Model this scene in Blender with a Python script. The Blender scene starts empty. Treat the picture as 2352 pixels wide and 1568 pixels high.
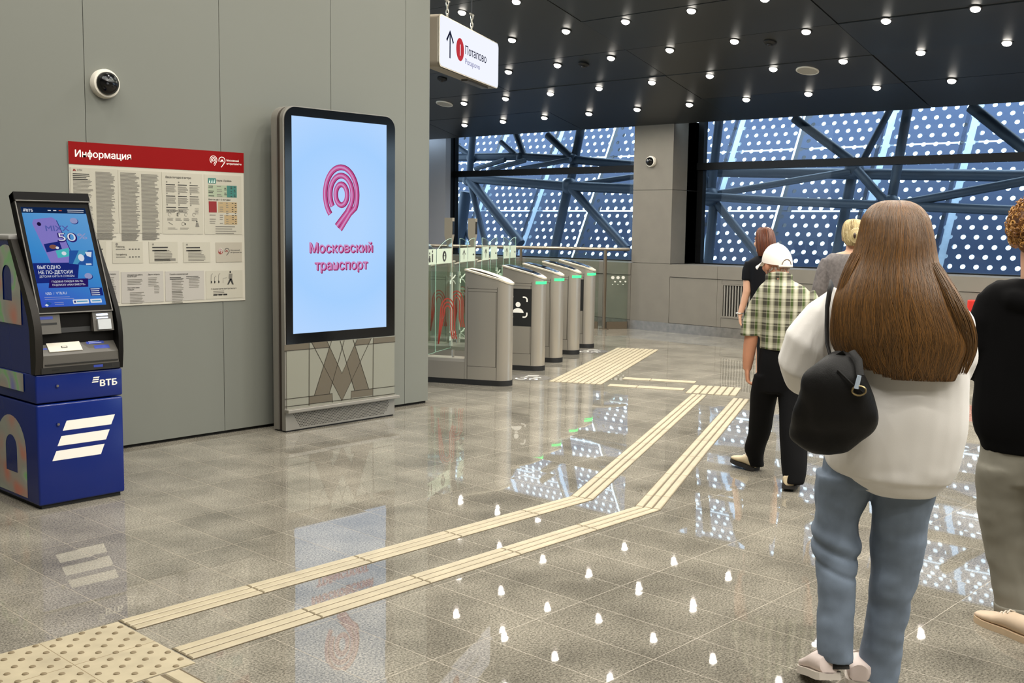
import bpy, bmesh, math, random
from mathutils import Vector, Matrix, noise
random.seed(7)
SC = bpy.context.scene
COL = SC.collection
PI = math.pi

# ------------------------------------------------------------------ camera
CAM_H = 1.62
FPX = 2473.555
PITCH, ROLL, YAW = math.radians(6.13837), math.radians(0.79414), math.radians(42.54868)
_f = Vector((math.cos(YAW) * math.cos(PITCH), math.sin(YAW) * math.cos(PITCH), -math.sin(PITCH)))
_r = _f.cross(Vector((0, 0, 1))).normalized()
_u = _r.cross(_f)
CR = _r * math.cos(ROLL) + _u * math.sin(ROLL)
CU = -_r * math.sin(ROLL) + _u * math.cos(ROLL)
cam = bpy.data.cameras.new('camera')
camo = bpy.data.objects.new('camera', cam)
COL.objects.link(camo)
cam.sensor_width = 36
cam.lens = FPX / 2352 * 36
cam.clip_start = 0.05
camo.matrix_world = Matrix(((CR.x, CU.x, -_f.x, 0), (CR.y, CU.y, -_f.y, 0), (CR.z, CU.z, -_f.z, CAM_H), (0, 0, 0, 1)))
SC.camera = camo

# ------------------------------------------------------------------ view, world, exposure
SC.view_settings.view_transform = 'Standard'
SC.view_settings.look = 'None'
SC.view_settings.gamma = 1
SC.view_settings.use_curve_mapping = False
SC.view_settings.exposure = 0.0
SC.cycles.caustics_reflective = False
SC.cycles.caustics_refractive = False
SC.cycles.sample_clamp_indirect = 6
SC.cycles.max_bounces = 10
SC.cycles.transparent_max_bounces = 16
SKY = 3.6
w = bpy.data.worlds.new('world')
SC.world = w
w.use_nodes = True
bg = w.node_tree.nodes['Background']
_wt = w.node_tree                      # overcast sky, brighter overhead than at the horizon
_tc = _wt.nodes.new('ShaderNodeTexCoord')
_sx = _wt.nodes.new('ShaderNodeSeparateXYZ')
_mr = _wt.nodes.new('ShaderNodeMapRange')
_wt.links.new(_tc.outputs['Generated'], _sx.inputs[0])
_wt.links.new(_sx.outputs[2], _mr.inputs[0])
for _i, _x in enumerate((0.1, 1.0, SKY, SKY * 2.8)):
    _mr.inputs[_i + 1].default_value = _x
_wt.links.new(_mr.outputs[0], bg.inputs[1])
bg.inputs[0].default_value = (0.66, 0.84, 1.0, 1)

SPOT_W = 31.0      # power of one ceiling downlight
LENS = 16.0        # radiance of a downlight's lens


def ray(x, y):
    return CR * ((x - 1176) / FPX) + CU * (-(y - 784) / FPX) + _f


EYE = Vector((0, 0, CAM_H))


def at_z(x, y, z=0.0):
    d = ray(x, y)
    return EYE + d * ((z - CAM_H) / d.z)


def at_X(x, y, X):
    d = ray(x, y)
    return EYE + d * (X / d.x)


def at_Y(x, y, Y):
    d = ray(x, y)
    return EYE + d * (Y / d.y)


def at_plane(x, y, p0, n):
    d = ray(x, y)
    return EYE + d * ((Vector(p0) - EYE).dot(n) / d.dot(n))


# ------------------------------------------------------------------ materials
def lin(c):
    if isinstance(c, str):
        c = [int(c[i:i + 2], 16) / 255 for i in (0, 2, 4)]
        return tuple(v / 12.92 if v <= 0.04045 else ((v + 0.055) / 1.055) ** 2.4 for v in c)
    return tuple(c)


MATS = {}


def M(name, color='808080', rough=0.5, metal=0.0, spec=0.5, emit=None, es=1.0, noise_amt=0.0, noise_scale=8.0, bump=0.0, bump_scale=200, stretch=None, sheen=0.0):
    if name in MATS:
        return MATS[name]
    m = bpy.data.materials.new(name)
    m.use_nodes = True
    nt = m.node_tree
    b = nt.nodes['Principled BSDF']
    c = lin(color)
    b.inputs['Base Color'].default_value = (*c, 1)
    b.inputs['Roughness'].default_value = rough
    b.inputs['Metallic'].default_value = metal
    b.inputs['Specular IOR Level'].default_value = spec
    if sheen:
        b.inputs['Sheen Weight'].default_value = sheen
    if emit is not None:
        b.inputs['Emission Color'].default_value = (*lin(emit), 1)
        b.inputs['Emission Strength'].default_value = es
    if noise_amt or bump:
        tc = nt.nodes.new('ShaderNodeTexCoord')
        mp = nt.nodes.new('ShaderNodeMapping')
        nt.links.new(tc.outputs['Object'], mp.inputs[0])
        if stretch:
            mp.inputs['Scale'].default_value = stretch
    if noise_amt:
        n = nt.nodes.new('ShaderNodeTexNoise')
        n.inputs['Scale'].default_value = noise_scale
        n.inputs['Detail'].default_value = 4
        nt.links.new(mp.outputs[0], n.inputs['Vector'])
        r = nt.nodes.new('ShaderNodeMapRange')
        r.inputs[1].default_value = 0.25
        r.inputs[2].default_value = 0.75
        r.inputs[3].default_value = 1 - noise_amt
        r.inputs[4].default_value = 1 + noise_amt
        nt.links.new(n.outputs['Fac'], r.inputs[0])
        mx = nt.nodes.new('ShaderNodeVectorMath')
        mx.operation = 'SCALE'
        mx.inputs[0].default_value = c
        nt.links.new(r.outputs[0], mx.inputs['Scale'])
        nt.links.new(mx.outputs[0], b.inputs['Base Color'])
    if bump:
        n2 = nt.nodes.new('ShaderNodeTexNoise')
        n2.inputs['Scale'].default_value = bump_scale
        n2.inputs['Detail'].default_value = 3
        nt.links.new(mp.outputs[0], n2.inputs['Vector'])
        bp = nt.nodes.new('ShaderNodeBump')
        bp.inputs['Strength'].default_value = bump
        bp.inputs['Distance'].default_value = 0.01
        nt.links.new(n2.outputs['Fac'], bp.inputs['Height'])
        nt.links.new(bp.outputs[0], b.inputs['Normal'])
    MATS[name] = m
    return m


def EM(name, color, s=1.0):
    if name in MATS:
        return MATS[name]
    m = bpy.data.materials.new(name)
    m.use_nodes = True
    nt = m.node_tree
    nt.nodes.clear()
    o = nt.nodes.new('ShaderNodeOutputMaterial')
    e = nt.nodes.new('ShaderNodeEmission')
    e.inputs[0].default_value = (*lin(color), 1)
    e.inputs[1].default_value = s
    nt.links.new(e.outputs[0], o.inputs[0])
    MATS[name] = m
    return m


def N(nt, typ, **kw):
    n = nt.nodes.new(typ)
    for k, v in kw.items():
        if k.startswith('i'):
            n.inputs[int(k[1:])].default_value = v
        else:
            setattr(n, k, v)
    return n


def math_node(nt, op, a, b=None):
    n = nt.nodes.new('ShaderNodeMath')
    n.operation = op
    for i, v in enumerate((a, b)):
        if v is None:
            continue
        if isinstance(v, (int, float)):
            n.inputs[i].default_value = v
        else:
            nt.links.new(v, n.inputs[i])
    return n.outputs[0]


def glass_mat(name, tint='ffffff', refl=1.45, frost=0.0):
    if name in MATS:
        return MATS[name]
    m = bpy.data.materials.new(name)
    m.use_nodes = True
    nt = m.node_tree
    nt.nodes.clear()
    o = N(nt, 'ShaderNodeOutputMaterial')
    t = N(nt, 'ShaderNodeBsdfTransparent')
    t.inputs[0].default_value = (*lin(tint), 1)
    g = N(nt, 'ShaderNodeBsdfGlossy')
    g.inputs['Roughness'].default_value = 0.01
    lw = N(nt, 'ShaderNodeLayerWeight')
    fr_ = math_node(nt, 'ADD', math_node(nt, 'MULTIPLY', math_node(nt, 'POWER', lw.outputs['Facing'], 5.0), 0.9), ((refl - 1) / (refl + 1)) ** 2)
    mx = N(nt, 'ShaderNodeMixShader')
    nt.links.new(fr_, mx.inputs[0])
    nt.links.new(t.outputs[0], mx.inputs[1])
    nt.links.new(g.outputs[0], mx.inputs[2])
    nt.links.new(mx.outputs[0], o.inputs[0])
    MATS[name] = m
    return m


# ------------------------------------------------------------------ mesh builder
class Plane2:
    """A flat drawing surface: origin, unit right vector, unit up vector."""
    def __init__(s, o, u, v):
        s.o, s.u, s.v = Vector(o), Vector(u).normalized(), Vector(v).normalized()
        s.n = s.u.cross(s.v).normalized()

    def P(s, a, b, off=0.0):
        return s.o + s.u * a + s.v * b + s.n * off


class MB:
    def __init__(s, xf=None):
        s.v, s.f, s.m = [], [], []
        s.xf = xf
        s.mi = 0

    def add(s, verts, faces, mi=None):
        k = len(s.v)
        for p in verts:
            p = Vector(p)
            if s.xf is not None:
                p = s.xf @ p
            s.v.append(p)
        for f in faces:
            s.f.append(tuple(i + k for i in f))
            s.m.append(s.mi if mi is None else mi)
        return s

    def box(s, x0, x1, y0, y1, z0, z1, mi=None):
        vs = [(x, y, z) for z in (z0, z1) for y in (y0, y1) for x in (x0, x1)]
        return s.add(vs, [(0, 2, 3, 1), (4, 5, 7, 6), (0, 1, 5, 4), (2, 6, 7, 3), (0, 4, 6, 2), (1, 3, 7, 5)], mi)

    def bbox(s, x0, x1, y0, y1, z0, z1, r=0.004, mi=None, seg=2):
        bm = bmesh.new()
        bmesh.ops.create_cube(bm, size=1)
        for v in bm.verts:
            v.co = ((x0 + x1) / 2 + v.co.x * (x1 - x0), (y0 + y1) / 2 + v.co.y * (y1 - y0), (z0 + z1) / 2 + v.co.z * (z1 - z0))
        bmesh.ops.bevel(bm, geom=bm.edges[:], offset=r, segments=seg, affect='EDGES', profile=0.5)
        return s.bm(bm, mi)

    def bm(s, bm, mi=None):
        bm.verts.index_update()
        s.add([v.co.copy() for v in bm.verts], [tuple(v.index for v in f.verts) for f in bm.faces], mi)
        bm.free()
        return s

    def prism(s, poly, axis, a, b, mi=None):
        """poly: 2-D points; extruded along axis from a to b. x:(y,z) y:(x,z) z:(x,y)"""
        def P(p, t):
            return {'x': (t, p[0], p[1]), 'y': (p[0], t, p[1]), 'z': (p[0], p[1], t)}[axis]
        n = len(poly)
        vs = [P(p, a) for p in poly] + [P(p, b) for p in poly]
        fs = [tuple(range(n)), tuple(range(2 * n - 1, n - 1, -1))] + [(i, i + n, (i + 1) % n + n, (i + 1) % n) for i in range(n)]
        return s.add(vs, fs, mi)

    def rings(s, rings, cap=True, mi=None, closed=True):
        n = len(rings[0])
        vs = [p for r in rings for p in r]
        fs = []
        for k in range(len(rings) - 1):
            for i in range(n if closed else n - 1):
                j = (i + 1) % n
                fs.append((k * n + i, k * n + j, (k + 1) * n + j, (k + 1) * n + i))
        if cap:
            fs.append(tuple(range(n - 1, -1, -1)))
            fs.append(tuple((len(rings) - 1) * n + i for i in range(n)))
        return s.add(vs, fs, mi)

    def tube(s, pts, rad, n=10, mi=None, cap=True, up=None):
        pts = [Vector(p) for p in pts]
        if not isinstance(rad, (list, tuple)):
            rad = [rad] * len(pts)
        out = []
        prev = None
        for i, p in enumerate(pts):
            t = (pts[min(i + 1, len(pts) - 1)] - pts[max(i - 1, 0)])
            if t.length < 1e-9:
                t = Vector((0, 0, 1))
            t.normalize()
            if prev is None:
                a = Vector(up) if up is not None else (Vector((0, 0, 1)) if abs(t.z) < 0.9 else Vector((1, 0, 0)))
            else:
                a = prev
            a = (a - t * a.dot(t)).normalized()
            prev = a
            b = t.cross(a)
            r = rad[i]
            ra, rb = r if isinstance(r, (tuple, list)) else (r, r)
            out.append([p + a * (ra * math.cos(2 * PI * k / n)) + b * (rb * math.sin(2 * PI * k / n)) for k in range(n)])
        return s.rings(out, cap, mi)

    def cyl(s, c, r, h, n=24, axis=(0, 0, 1), mi=None):
        c = Vector(c)
        return s.tube([c, c + Vector(axis).normalized() * h], r, n, mi)

    def ball(s, c, rx, ry=None, rz=None, n=16, mi=None, ax=None):
        ry = rx if ry is None else ry
        rz = rx if rz is None else rz
        ax = ax or (Vector((1, 0, 0)), Vector((0, 1, 0)), Vector((0, 0, 1)))
        c = Vector(c)
        k = max(6, n // 2)
        out = []
        for i in range(k + 1):
            th = -PI / 2 + PI * (0.02 + 0.96 * i / k)
            out.append([c + ax[0] * (rx * math.cos(th) * math.cos(2 * PI * j / n)) + ax[1] * (ry * math.cos(th) * math.sin(2 * PI * j / n)) + ax[2] * (rz * math.sin(th)) for j in range(n)])
        return s.rings(out, True, mi)

    # flat drawing on a Plane2
    def poly(s, pl, pts, off=0.001, mi=None):
        return s.add([pl.P(a, b, off) for a, b in pts], [tuple(range(len(pts)))], mi)

    def rect(s, pl, x0, y0, x1, y1, off=0.001, mi=None):
        return s.poly(pl, [(x0, y0), (x1, y0), (x1, y1), (x0, y1)], off, mi)

    def rrect(s, pl, x0, y0, x1, y1, r, off=0.001, mi=None, k=5):
        return s.poly(pl, rrect_pts(x0, y0, x1, y1, r, k), off, mi)

    def disc(s, pl, x, y, rx, ry=None, off=0.001, mi=None, n=24):
        ry = rx if ry is None else ry
        return s.poly(pl, [(x + rx * math.cos(2 * PI * i / n), y + ry * math.sin(2 * PI * i / n)) for i in range(n)], off, mi)

    def stroke(s, pl, pts, wd, off=0.001, mi=None, closed=False):
        pts = [Vector(p) for p in pts]
        n = len(pts)
        L, R = [], []
        for i, p in enumerate(pts):
            if closed:
                t = pts[(i + 1) % n] - pts[i - 1]
            else:
                t = pts[min(i + 1, n - 1)] - pts[max(i - 1, 0)]
            t.normalize()
            q = Vector((-t.y, t.x)) * (wd / 2)
            L.append(p + q)
            R.append(p - q)
        vs = [pl.P(p.x, p.y, off) for p in R] + [pl.P(p.x, p.y, off) for p in L]
        fs = [(i, i + 1, n + i + 1, n + i) for i in range(n - 1)]
        if closed:
            fs.append((n - 1, 0, n, 2 * n - 1))
        return s.add(vs, fs, mi)

    def text(s, pl, txt, x, y, h, width=None, off=0.0015, mi=None, bold=0.0, align='LEFT', ext=0.0):
        vs, fs = text_geo(txt, min(bold, 0), ext)
        if not vs:
            return s
        x0 = min(v[0] for v in vs)
        x1 = max(v[0] for v in vs)
        sc = h / 0.72          # cap height of the font is about 0.72
        sx = sc if width is None else width / max(1e-6, x1 - x0)
        dx = {'LEFT': 0, 'CENTER': -(x1 - x0) * sx / 2, 'RIGHT': -(x1 - x0) * sx}[align]
        sh = [(0, 0)]
        if bold > 0:
            sh += [(bold, 0), (-bold, 0), (0, bold * .7), (0, -bold * .7)]
        for q, (ox, oy) in enumerate(sh):
            s.add([pl.P(x + dx + (v[0] - x0 + ox) * sx, y + (v[1] + oy) * sc, off + q * 0.00003 + v[2] * sc) for v in vs], fs, mi)
        return s

    def mesh(s, name='m', mats=(), origin=None):
        me = bpy.data.meshes.new(name)
        o = Vector(origin) if origin is not None else Vector((0, 0, 0))
        me.from_pydata([p - o for p in s.v], [], s.f)
        for m in mats:
            me.materials.append(m)
        if len(mats) > 1:
            me.polygons.foreach_set('material_index', s.m)
        me.update()
        return me

    def build(s, name, mats, parent=None, smooth=None, origin=None, fixn=True):
        mats = mats if isinstance(mats, (list, tuple)) else [mats]
        q = parent
        while origin is None and q is not None:
            if q.get('_world'):
                origin = q.location
            q = q.parent
        me = s.mesh(name, mats, origin)
        if fixn:
            bm = bmesh.new()
            bm.from_mesh(me)
            bmesh.ops.recalc_face_normals(bm, faces=bm.faces[:])
            bm.to_mesh(me)
            bm.free()
        if smooth:
            me.polygons.foreach_set('use_smooth', [True] * len(me.polygons))
            me.set_sharp_from_angle(angle=math.radians(smooth))
        return link(name, me, parent)


def rrect_pts(x0, y0, x1, y1, r, k=5):
    pts = []
    for cx, cy, a in ((x1 - r, y0 + r, -PI / 2), (x1 - r, y1 - r, 0), (x0 + r, y1 - r, PI / 2), (x0 + r, y0 + r, PI)):
        for i in range(k + 1):
            t = a + PI / 2 * i / k
            pts.append((cx + r * math.cos(t), cy + r * math.sin(t)))
    return pts


_TX = {}


def text_geo(txt, bold, ext):
    key = (txt, bold, ext)
    if key in _TX:
        return _TX[key]
    stems = []
    for i, ch in enumerate(txt):
        if ch == 'ф':       # this glyph does not fill; draw it as a ring with a stem
            pre = text_geo(txt[:i] + 'о', bold, ext)[0]
            stems.append(max(v[0] for v in pre) - 0.249)
    body = txt.replace('ф', 'о')
    cu = bpy.data.curves.new('t', 'FONT')
    cu.body = body
    cu.size = 1.0
    cu.offset = bold
    cu.extrude = ext
    cu.resolution_u = 7
    ob = bpy.data.objects.new('t', cu)
    COL.objects.link(ob)
    dg = bpy.context.evaluated_depsgraph_get()
    dg.update()
    me = bpy.data.meshes.new_from_object(ob.evaluated_get(dg))
    vs = [tuple(v.co) for v in me.vertices]
    fs = [tuple(p.vertices) for p in me.polygons]
    for x in stems:
        k = len(vs)
        vs += [(x - .047, -.21, 0), (x + .047, -.21, 0), (x + .047, .76, 0), (x - .047, .76, 0)]
        fs.append((k, k + 1, k + 2, k + 3))
    bpy.data.objects.remove(ob)
    bpy.data.curves.remove(cu)
    bpy.data.meshes.remove(me)
    _TX[key] = (vs, fs)
    return vs, fs


def link(name, me, parent=None):
    o = bpy.data.objects.new(name, me)
    COL.objects.link(o)
    if parent is not None:
        o.parent = parent
    return o


def thing(name, label, cat, loc=(0, 0, 0), rotz=0.0, group=None, world=False):
    o = bpy.data.objects.new(name, None)
    COL.objects.link(o)
    o.location = loc
    o.rotation_euler = (0, 0, rotz)
    o.empty_display_size = 0.05
    o['label'] = label
    o['category'] = cat
    o['kind'] = 'thing'
    if group:
        o['group'] = group
    if world:
        o['_world'] = 1
    return o


def tag(o, label, cat, group=None):
    o['label'] = label
    o['category'] = cat
    if group:
        o['group'] = group
    return o


def struct(o):
    o['kind'] = 'structure'
    return o


def blob(mb, voxel=0.008, smooth=5, fold=0.0, fscale=6.0, fstretch=(1, 1, 1), fn=None):
    """Fuse overlapping closed shells into one continuous surface."""
    me = mb.mesh('b')
    bm = bmesh.new()
    bm.from_mesh(me)
    bmesh.ops.recalc_face_normals(bm, faces=bm.faces[:])
    bm.to_mesh(me)
    bm.free()
    ob = bpy.data.objects.new('b', me)
    COL.objects.link(ob)
    r = ob.modifiers.new('r', 'REMESH')
    r.mode = 'VOXEL'
    r.voxel_size = voxel
    r.adaptivity = 0
    sm = ob.modifiers.new('s', 'SMOOTH')
    sm.factor = 0.5
    sm.iterations = smooth
    dg = bpy.context.evaluated_depsgraph_get()
    dg.update()
    me2 = bpy.data.meshes.new_from_object(ob.evaluated_get(dg))
    bpy.data.objects.remove(ob)
    bpy.data.meshes.remove(me)
    vs = [v.co.copy() for v in me2.vertices]
    fs = [tuple(p.vertices) for p in me2.polygons]
    if fold or fn:
        ns = [v.normal.copy() for v in me2.vertices]
        for i, p in enumerate(vs):
            d = 0.0
            if fold:
                q = Vector((p.x * fstretch[0], p.y * fstretch[1], p.z * fstretch[2])) * fscale
                d = fold * (noise.noise(q) + 0.5 * noise.noise(q * 2.1))
            if fn:
                d += fn(p)
            vs[i] = p + ns[i] * d
    bpy.data.meshes.remove(me2)
    out = MB()
    out.v, out.f, out.m = vs, fs, [0] * len(fs)
    return out


# ================================================================== THE SETTING
def floor_mat():
    m = bpy.data.materials.new('polished granite tiles')
    m.use_nodes = True
    nt = m.node_tree
    L = nt.links.new
    b = nt.nodes['Principled BSDF']
    tc = N(nt, 'ShaderNodeTexCoord')
    sp = N(nt, 'ShaderNodeSeparateXYZ')
    L(tc.outputs['Object'], sp.inputs[0])
    u = math_node(nt, 'MULTIPLY', math_node(nt, 'SUBTRACT', sp.outputs[0], 2.67), 1 / 0.2933)
    v = math_node(nt, 'MULTIPLY', math_node(nt, 'SUBTRACT', sp.outputs[1], 2.24), 1 / 0.593)

    def edge(t, wd):
        f = math_node(nt, 'FRACT', t)
        d = math_node(nt, 'ABSOLUTE', math_node(nt, 'SUBTRACT', f, 0.5))
        return math_node(nt, 'GREATER_THAN', d, 0.5 - wd)
    g = math_node(nt, 'MAXIMUM', edge(u, 0.0055), edge(v, 0.0027))
    cb = N(nt, 'ShaderNodeCombineXYZ')
    L(math_node(nt, 'FLOOR', u), cb.inputs[0])
    L(math_node(nt, 'FLOOR', v), cb.inputs[1])
    wn = N(nt, 'ShaderNodeTexWhiteNoise')
    L(cb.outputs[0], wn.inputs['Vector'])
    # speckle: coarse and fine grains
    n1 = N(nt, 'ShaderNodeTexNoise')
    n1.inputs['Scale'].default_value = 110
    n1.inputs['Detail'].default_value = 6
    n1.inputs['Roughness'].default_value = 0.75
    L(tc.outputs['Object'], n1.inputs['Vector'])
    n2 = N(nt, 'ShaderNodeTexNoise')
    n2.inputs['Scale'].default_value = 2.3
    n2.inputs['Detail'].default_value = 4
    n2.inputs['Roughness'].default_value = 0.55
    L(tc.outputs['Object'], n2.inputs['Vector'])
    cr = N(nt, 'ShaderNodeValToRGB')
    cr.color_ramp.elements[0].position = 0.38
    cr.color_ramp.elements[0].color = (*lin('514e46'), 1)
    cr.color_ramp.elements[1].position = 0.62
    cr.color_ramp.elements[1].color = (*lin('9a9487'), 1)
    L(n1.outputs['Fac'], cr.inputs[0])
    mr = N(nt, 'ShaderNodeMapRange')
    for i, x in enumerate((0.33, 0.67, 0.72, 1.26)):
        mr.inputs[i + 1].default_value = x
    L(n2.outputs['Fac'], mr.inputs[0])
    k = math_node(nt, 'MULTIPLY', mr.outputs[0], math_node(nt, 'ADD', math_node(nt, 'MULTIPLY', wn.outputs['Value'], 0.14), 0.93))
    sc = N(nt, 'ShaderNodeVectorMath', operation='SCALE')
    L(cr.outputs[0], sc.inputs[0])
    L(k, sc.inputs['Scale'])
    mx = N(nt, 'ShaderNodeMix', data_type='RGBA')
    L(math_node(nt, 'MULTIPLY', g, 0.42), mx.inputs[0])
    L(sc.outputs[0], mx.inputs[6])
    mx.inputs[7].default_value = (*lin('b9ac98'), 1)
    L(mx.outputs[2], b.inputs['Base Color'])
    # each slab lies a hair out of level
    s1 = N(nt, 'ShaderNodeVectorMath', operation='SUBTRACT')
    L(wn.outputs['Color'], s1.inputs[0])
    s1.inputs[1].default_value = (0.5, 0.5, 0.5)
    s2 = N(nt, 'ShaderNodeVectorMath', operation='MULTIPLY')
    L(s1.outputs[0], s2.inputs[0])
    s2.inputs[1].default_value = (0.005, 0.005, 0)
    n3 = N(nt, 'ShaderNodeTexNoise')
    n3.inputs['Scale'].default_value = 5
    L(tc.outputs['Object'], n3.inputs['Vector'])
    s5 = N(nt, 'ShaderNodeVectorMath', operation='SUBTRACT')
    L(n3.outputs['Color'], s5.inputs[0])
    s5.inputs[1].default_value = (0.5, 0.5, 0.5)
    s6 = N(nt, 'ShaderNodeVectorMath', operation='MULTIPLY_ADD')
    L(s5.outputs[0], s6.inputs[0])
    s6.inputs[1].default_value = (0.0012, 0.0012, 0)
    L(s2.outputs[0], s6.inputs[2])
    s3 = N(nt, 'ShaderNodeVectorMath', operation='ADD')
    L(s6.outputs[0], s3.inputs[0])
    s3.inputs[1].default_value = (0, 0, 1)
    s4 = N(nt, 'ShaderNodeVectorMath', operation='NORMALIZE')
    L(s3.outputs[0], s4.inputs[0])
    L(s4.outputs[0], b.inputs['Normal'])
    L(math_node(nt, 'ADD', math_node(nt, 'MULTIPLY', g, 0.3), 0.02), b.inputs['Roughness'])
    b.inputs['Specular IOR Level'].default_value = 0.36
    return m


fl = MB()
fl.add([(-5, -9, 0), (13.96, -9, 0), (13.96, 17, 0), (-5, 17, 0)], [(0, 1, 2, 3)])
struct(fl.build('floor', floor_mat()))


def CZ(x):
    return 3.203 + 0.2445 * (13.97 - x)


m_wall = M('grey satin wall panel', '70726b', 0.38, 0.0, 0.4, bump=0.03, bump_scale=500)
m_dark = M('dark joint', '15130f', 0.8)
m_concrete = M('grey concrete panel', '625d54', 0.7, noise_amt=0.06, noise_scale=5, bump=0.04)
m_black = M('black frame', '0a0b0c', 0.45, spec=.15)
WY = 7.13
seams = [-5, -3.8, -2.76, -1.72, -0.68, 0.36, 1.40, 2.44, 3.48, 4.52, 5.55, 6.36, 6.66]
wl = MB()
wl.prism([(-5, 0.0), (6.64, 0.0), (6.64, CZ(6.64)), (-5, CZ(-5))], 'y', WY + 0.03, WY + 0.25, 1)
for a, b_ in zip(seams, seams[1:]):
    a2, b2 = a + 0.0022, b_ - 0.0022
    if b_ == 6.66:
        # rounded return of the last panel
        pts = [(a2, WY + 0.03), (a2, WY)] + [(6.66 - 0.03 + 0.03 * math.sin(t), WY + 0.03 - 0.03 * math.cos(t)) for t in [PI / 2 * i / 6 for i in range(7)]] + [(6.66, WY + 0.27), (6.645, WY + 0.27), (6.645, WY + 0.03)]
        n = len(pts)
        vs = [(x, y, 0.025) for x, y in pts] + [(x, y, CZ(x) - 0.005) for x, y in pts]
        wl.add(vs, [tuple(range(n)), tuple(range(2 * n - 1, n - 1, -1))] + [(i, i + n, (i + 1) % n + n, (i + 1) % n) for i in range(n)], 0)
    else:
        wl.prism([(a2, 0.025), (b2, 0.025), (b2, CZ(b2)), (a2, CZ(a2))], 'y', WY, WY + 0.03, 0)
struct(wl.build('wall_left', [m_wall, m_dark], smooth=30))

# window wall: column, sills, far end
XW, XG = 13.97, 14.63
ww = MB()
ZC = 3.27
# column of four stacked panels (front) and its reveals
for z0, z1 in ((0.0, 1.06), (1.066, 2.2), (2.206, ZC)):
    ww.box(XW, XW + 0.4, 9.52, 10.26, z0, z1)
    ww.box(XW + 0.405, XG + 0.3, 9.53, 10.25, z0, z1)
ww.box(XW + 0.02, XG + 0.3, 9.53, 10.24, 0, ZC, 1)
# sill blocks under the two windows
for y0, y1, cuts in ((-9, 9.515, [9.515, 8.66, 8.58, 7.55, 6.2, 5.34, 4.0, 2.7, 1.4, 0.1, -1.2, -2.5, -4, -6, -9]), (10.265, 15.0, [15.0, 13.6, 12.3, 11.2, 10.265])):
    ww.box(XW + 0.02, XG + 0.25, y0, y1, 0.0, 1.05, 1)
    top = cuts[:1] + [c for k, c in enumerate(cuts[1:]) if k != 1]
    for a, b_ in zip(top, top[1:]):
        ww.box(XW - 0.012, XG + 0.1, b_ + 0.002, a - 0.002, 0.866, 1.056)
    for a, b_ in zip(cuts, cuts[1:]):
        if abs(a - 8.58) < 1e-6:
            ww.box(XW, XW + 0.02, b_ + 0.002, a - 0.002, 0.80, 0.86)
            ww.box(XW, XW + 0.02, b_ + 0.002, a - 0.002, 0.15, 0.29)
            continue
        ww.box(XW, XW + 0.02, b_ + 0.002, a - 0.002, 0.15, 0.86)
# header over the windows and the blank end wall
ww.box(XW, XG + 0.5, -9, 9.5, 3.5, 3.9, 2)
ww.box(XW, XG + 0.5, 10.28, 15.1, 3.5, 3.9, 2)
struct(ww.build('wall_window', [m_concrete, m_dark, m_black]))
we = MB()
we.box(XW + 0.3, XW + 0.43, 14.86, 17, 0, 3.3)
we.box(XW + 0.43, XG + 0.01, 15.0, 17, 0, 3.3, 1)
we.box(6.9, XW + 0.4, 16.6, 17.0, 0, 5.2)
struct(we.build('wall_back', [M('slate grey wall', '84868c', 0.6), m_black]))
wr = MB()
wr.box(-5, 15, -9.2, -9, 0, 8)
wr.box(-5.2, -5, -9.2, 17, 0, 8.2)
struct(wr.build('wall_right', M('pale grey hall wall', '9a968e', 0.6)))
bb = MB()
m_gran = M('grey granite skirting', '5a5650', 0.25, noise_amt=0.25, noise_scale=14)
bb.box(XW - 0.018, XW + 0.01, 10.262, 14.9, 0, 0.145)
bb.box(XW - 0.018, XW + 0.01, -9, 10.258, 0, 0.145)
struct(bb.build('baseboard_window', m_gran))

# ventilation grille let into the sill wall
gr = thing('ventilation_grille', 'dark vertical-bar ventilation grille let into the wall below the right window', 'grille', (XW, 8.06, 0.29), world=True)
g = MB()
g.box(XW - 0.008, XW + 0.01, 7.552, 8.578, 0.292, 0.32)
g.box(XW - 0.008, XW + 0.01, 7.552, 8.578, 0.78, 0.798)
g.box(XW - 0.008, XW + 0.01, 7.552, 7.575, 0.32, 0.78)
g.box(XW - 0.008, XW + 0.01, 8.555, 8.578, 0.32, 0.78)
g.build('frame', m_concrete, gr)
g = MB()
for k in range(21):
    y = 7.575 + 0.98 * (k + 0.5) / 21
    g.box(XW - 0.003, XW + 0.014, y - 0.008, y + 0.008, 0.32, 0.78)
g.build('bars', M('grille bar', '77736b', 0.5), gr)

# windows
m_pane = glass_mat('window glass', 'e8f0f4', 1.28)
for nm, y0, y1 in (('window_1', 10.27, 15.08), ('window_2', -8.9, 9.5)):
    wd = thing(nm, '', '', (XG, (y0 + y1) / 2, 1.06), world=True)
    del wd['label'], wd['category']
    struct(wd)
    g = MB()
    g.box(XG, XG + 0.1, y1 - 0.10, y1, 1.057, 3.5)
    g.box(XG, XG + 0.1, y0, y0 + 0.1, 1.057, 3.5)
    g.box(XG - 0.03, XG + 0.12, y0, y1, 2.53, 2.64)
    g.box(XG, XG + 0.1, y0, y1, 1.057, 1.075)
    g.build('window_frame', m_black, wd)
    for a, b_ in ((1.075, 2.53), (2.64, 3.5)):
        g = MB()
        g.add([(XG + 0.05, y0 + 0.1, a), (XG + 0.05, y1 - 0.1, a), (XG + 0.05, y1 - 0.1, b_), (XG + 0.05, y0 + 0.1, b_)], [(0, 3, 2, 1)])
        g.build('window_pane', m_pane, wd, fixn=False)

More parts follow.
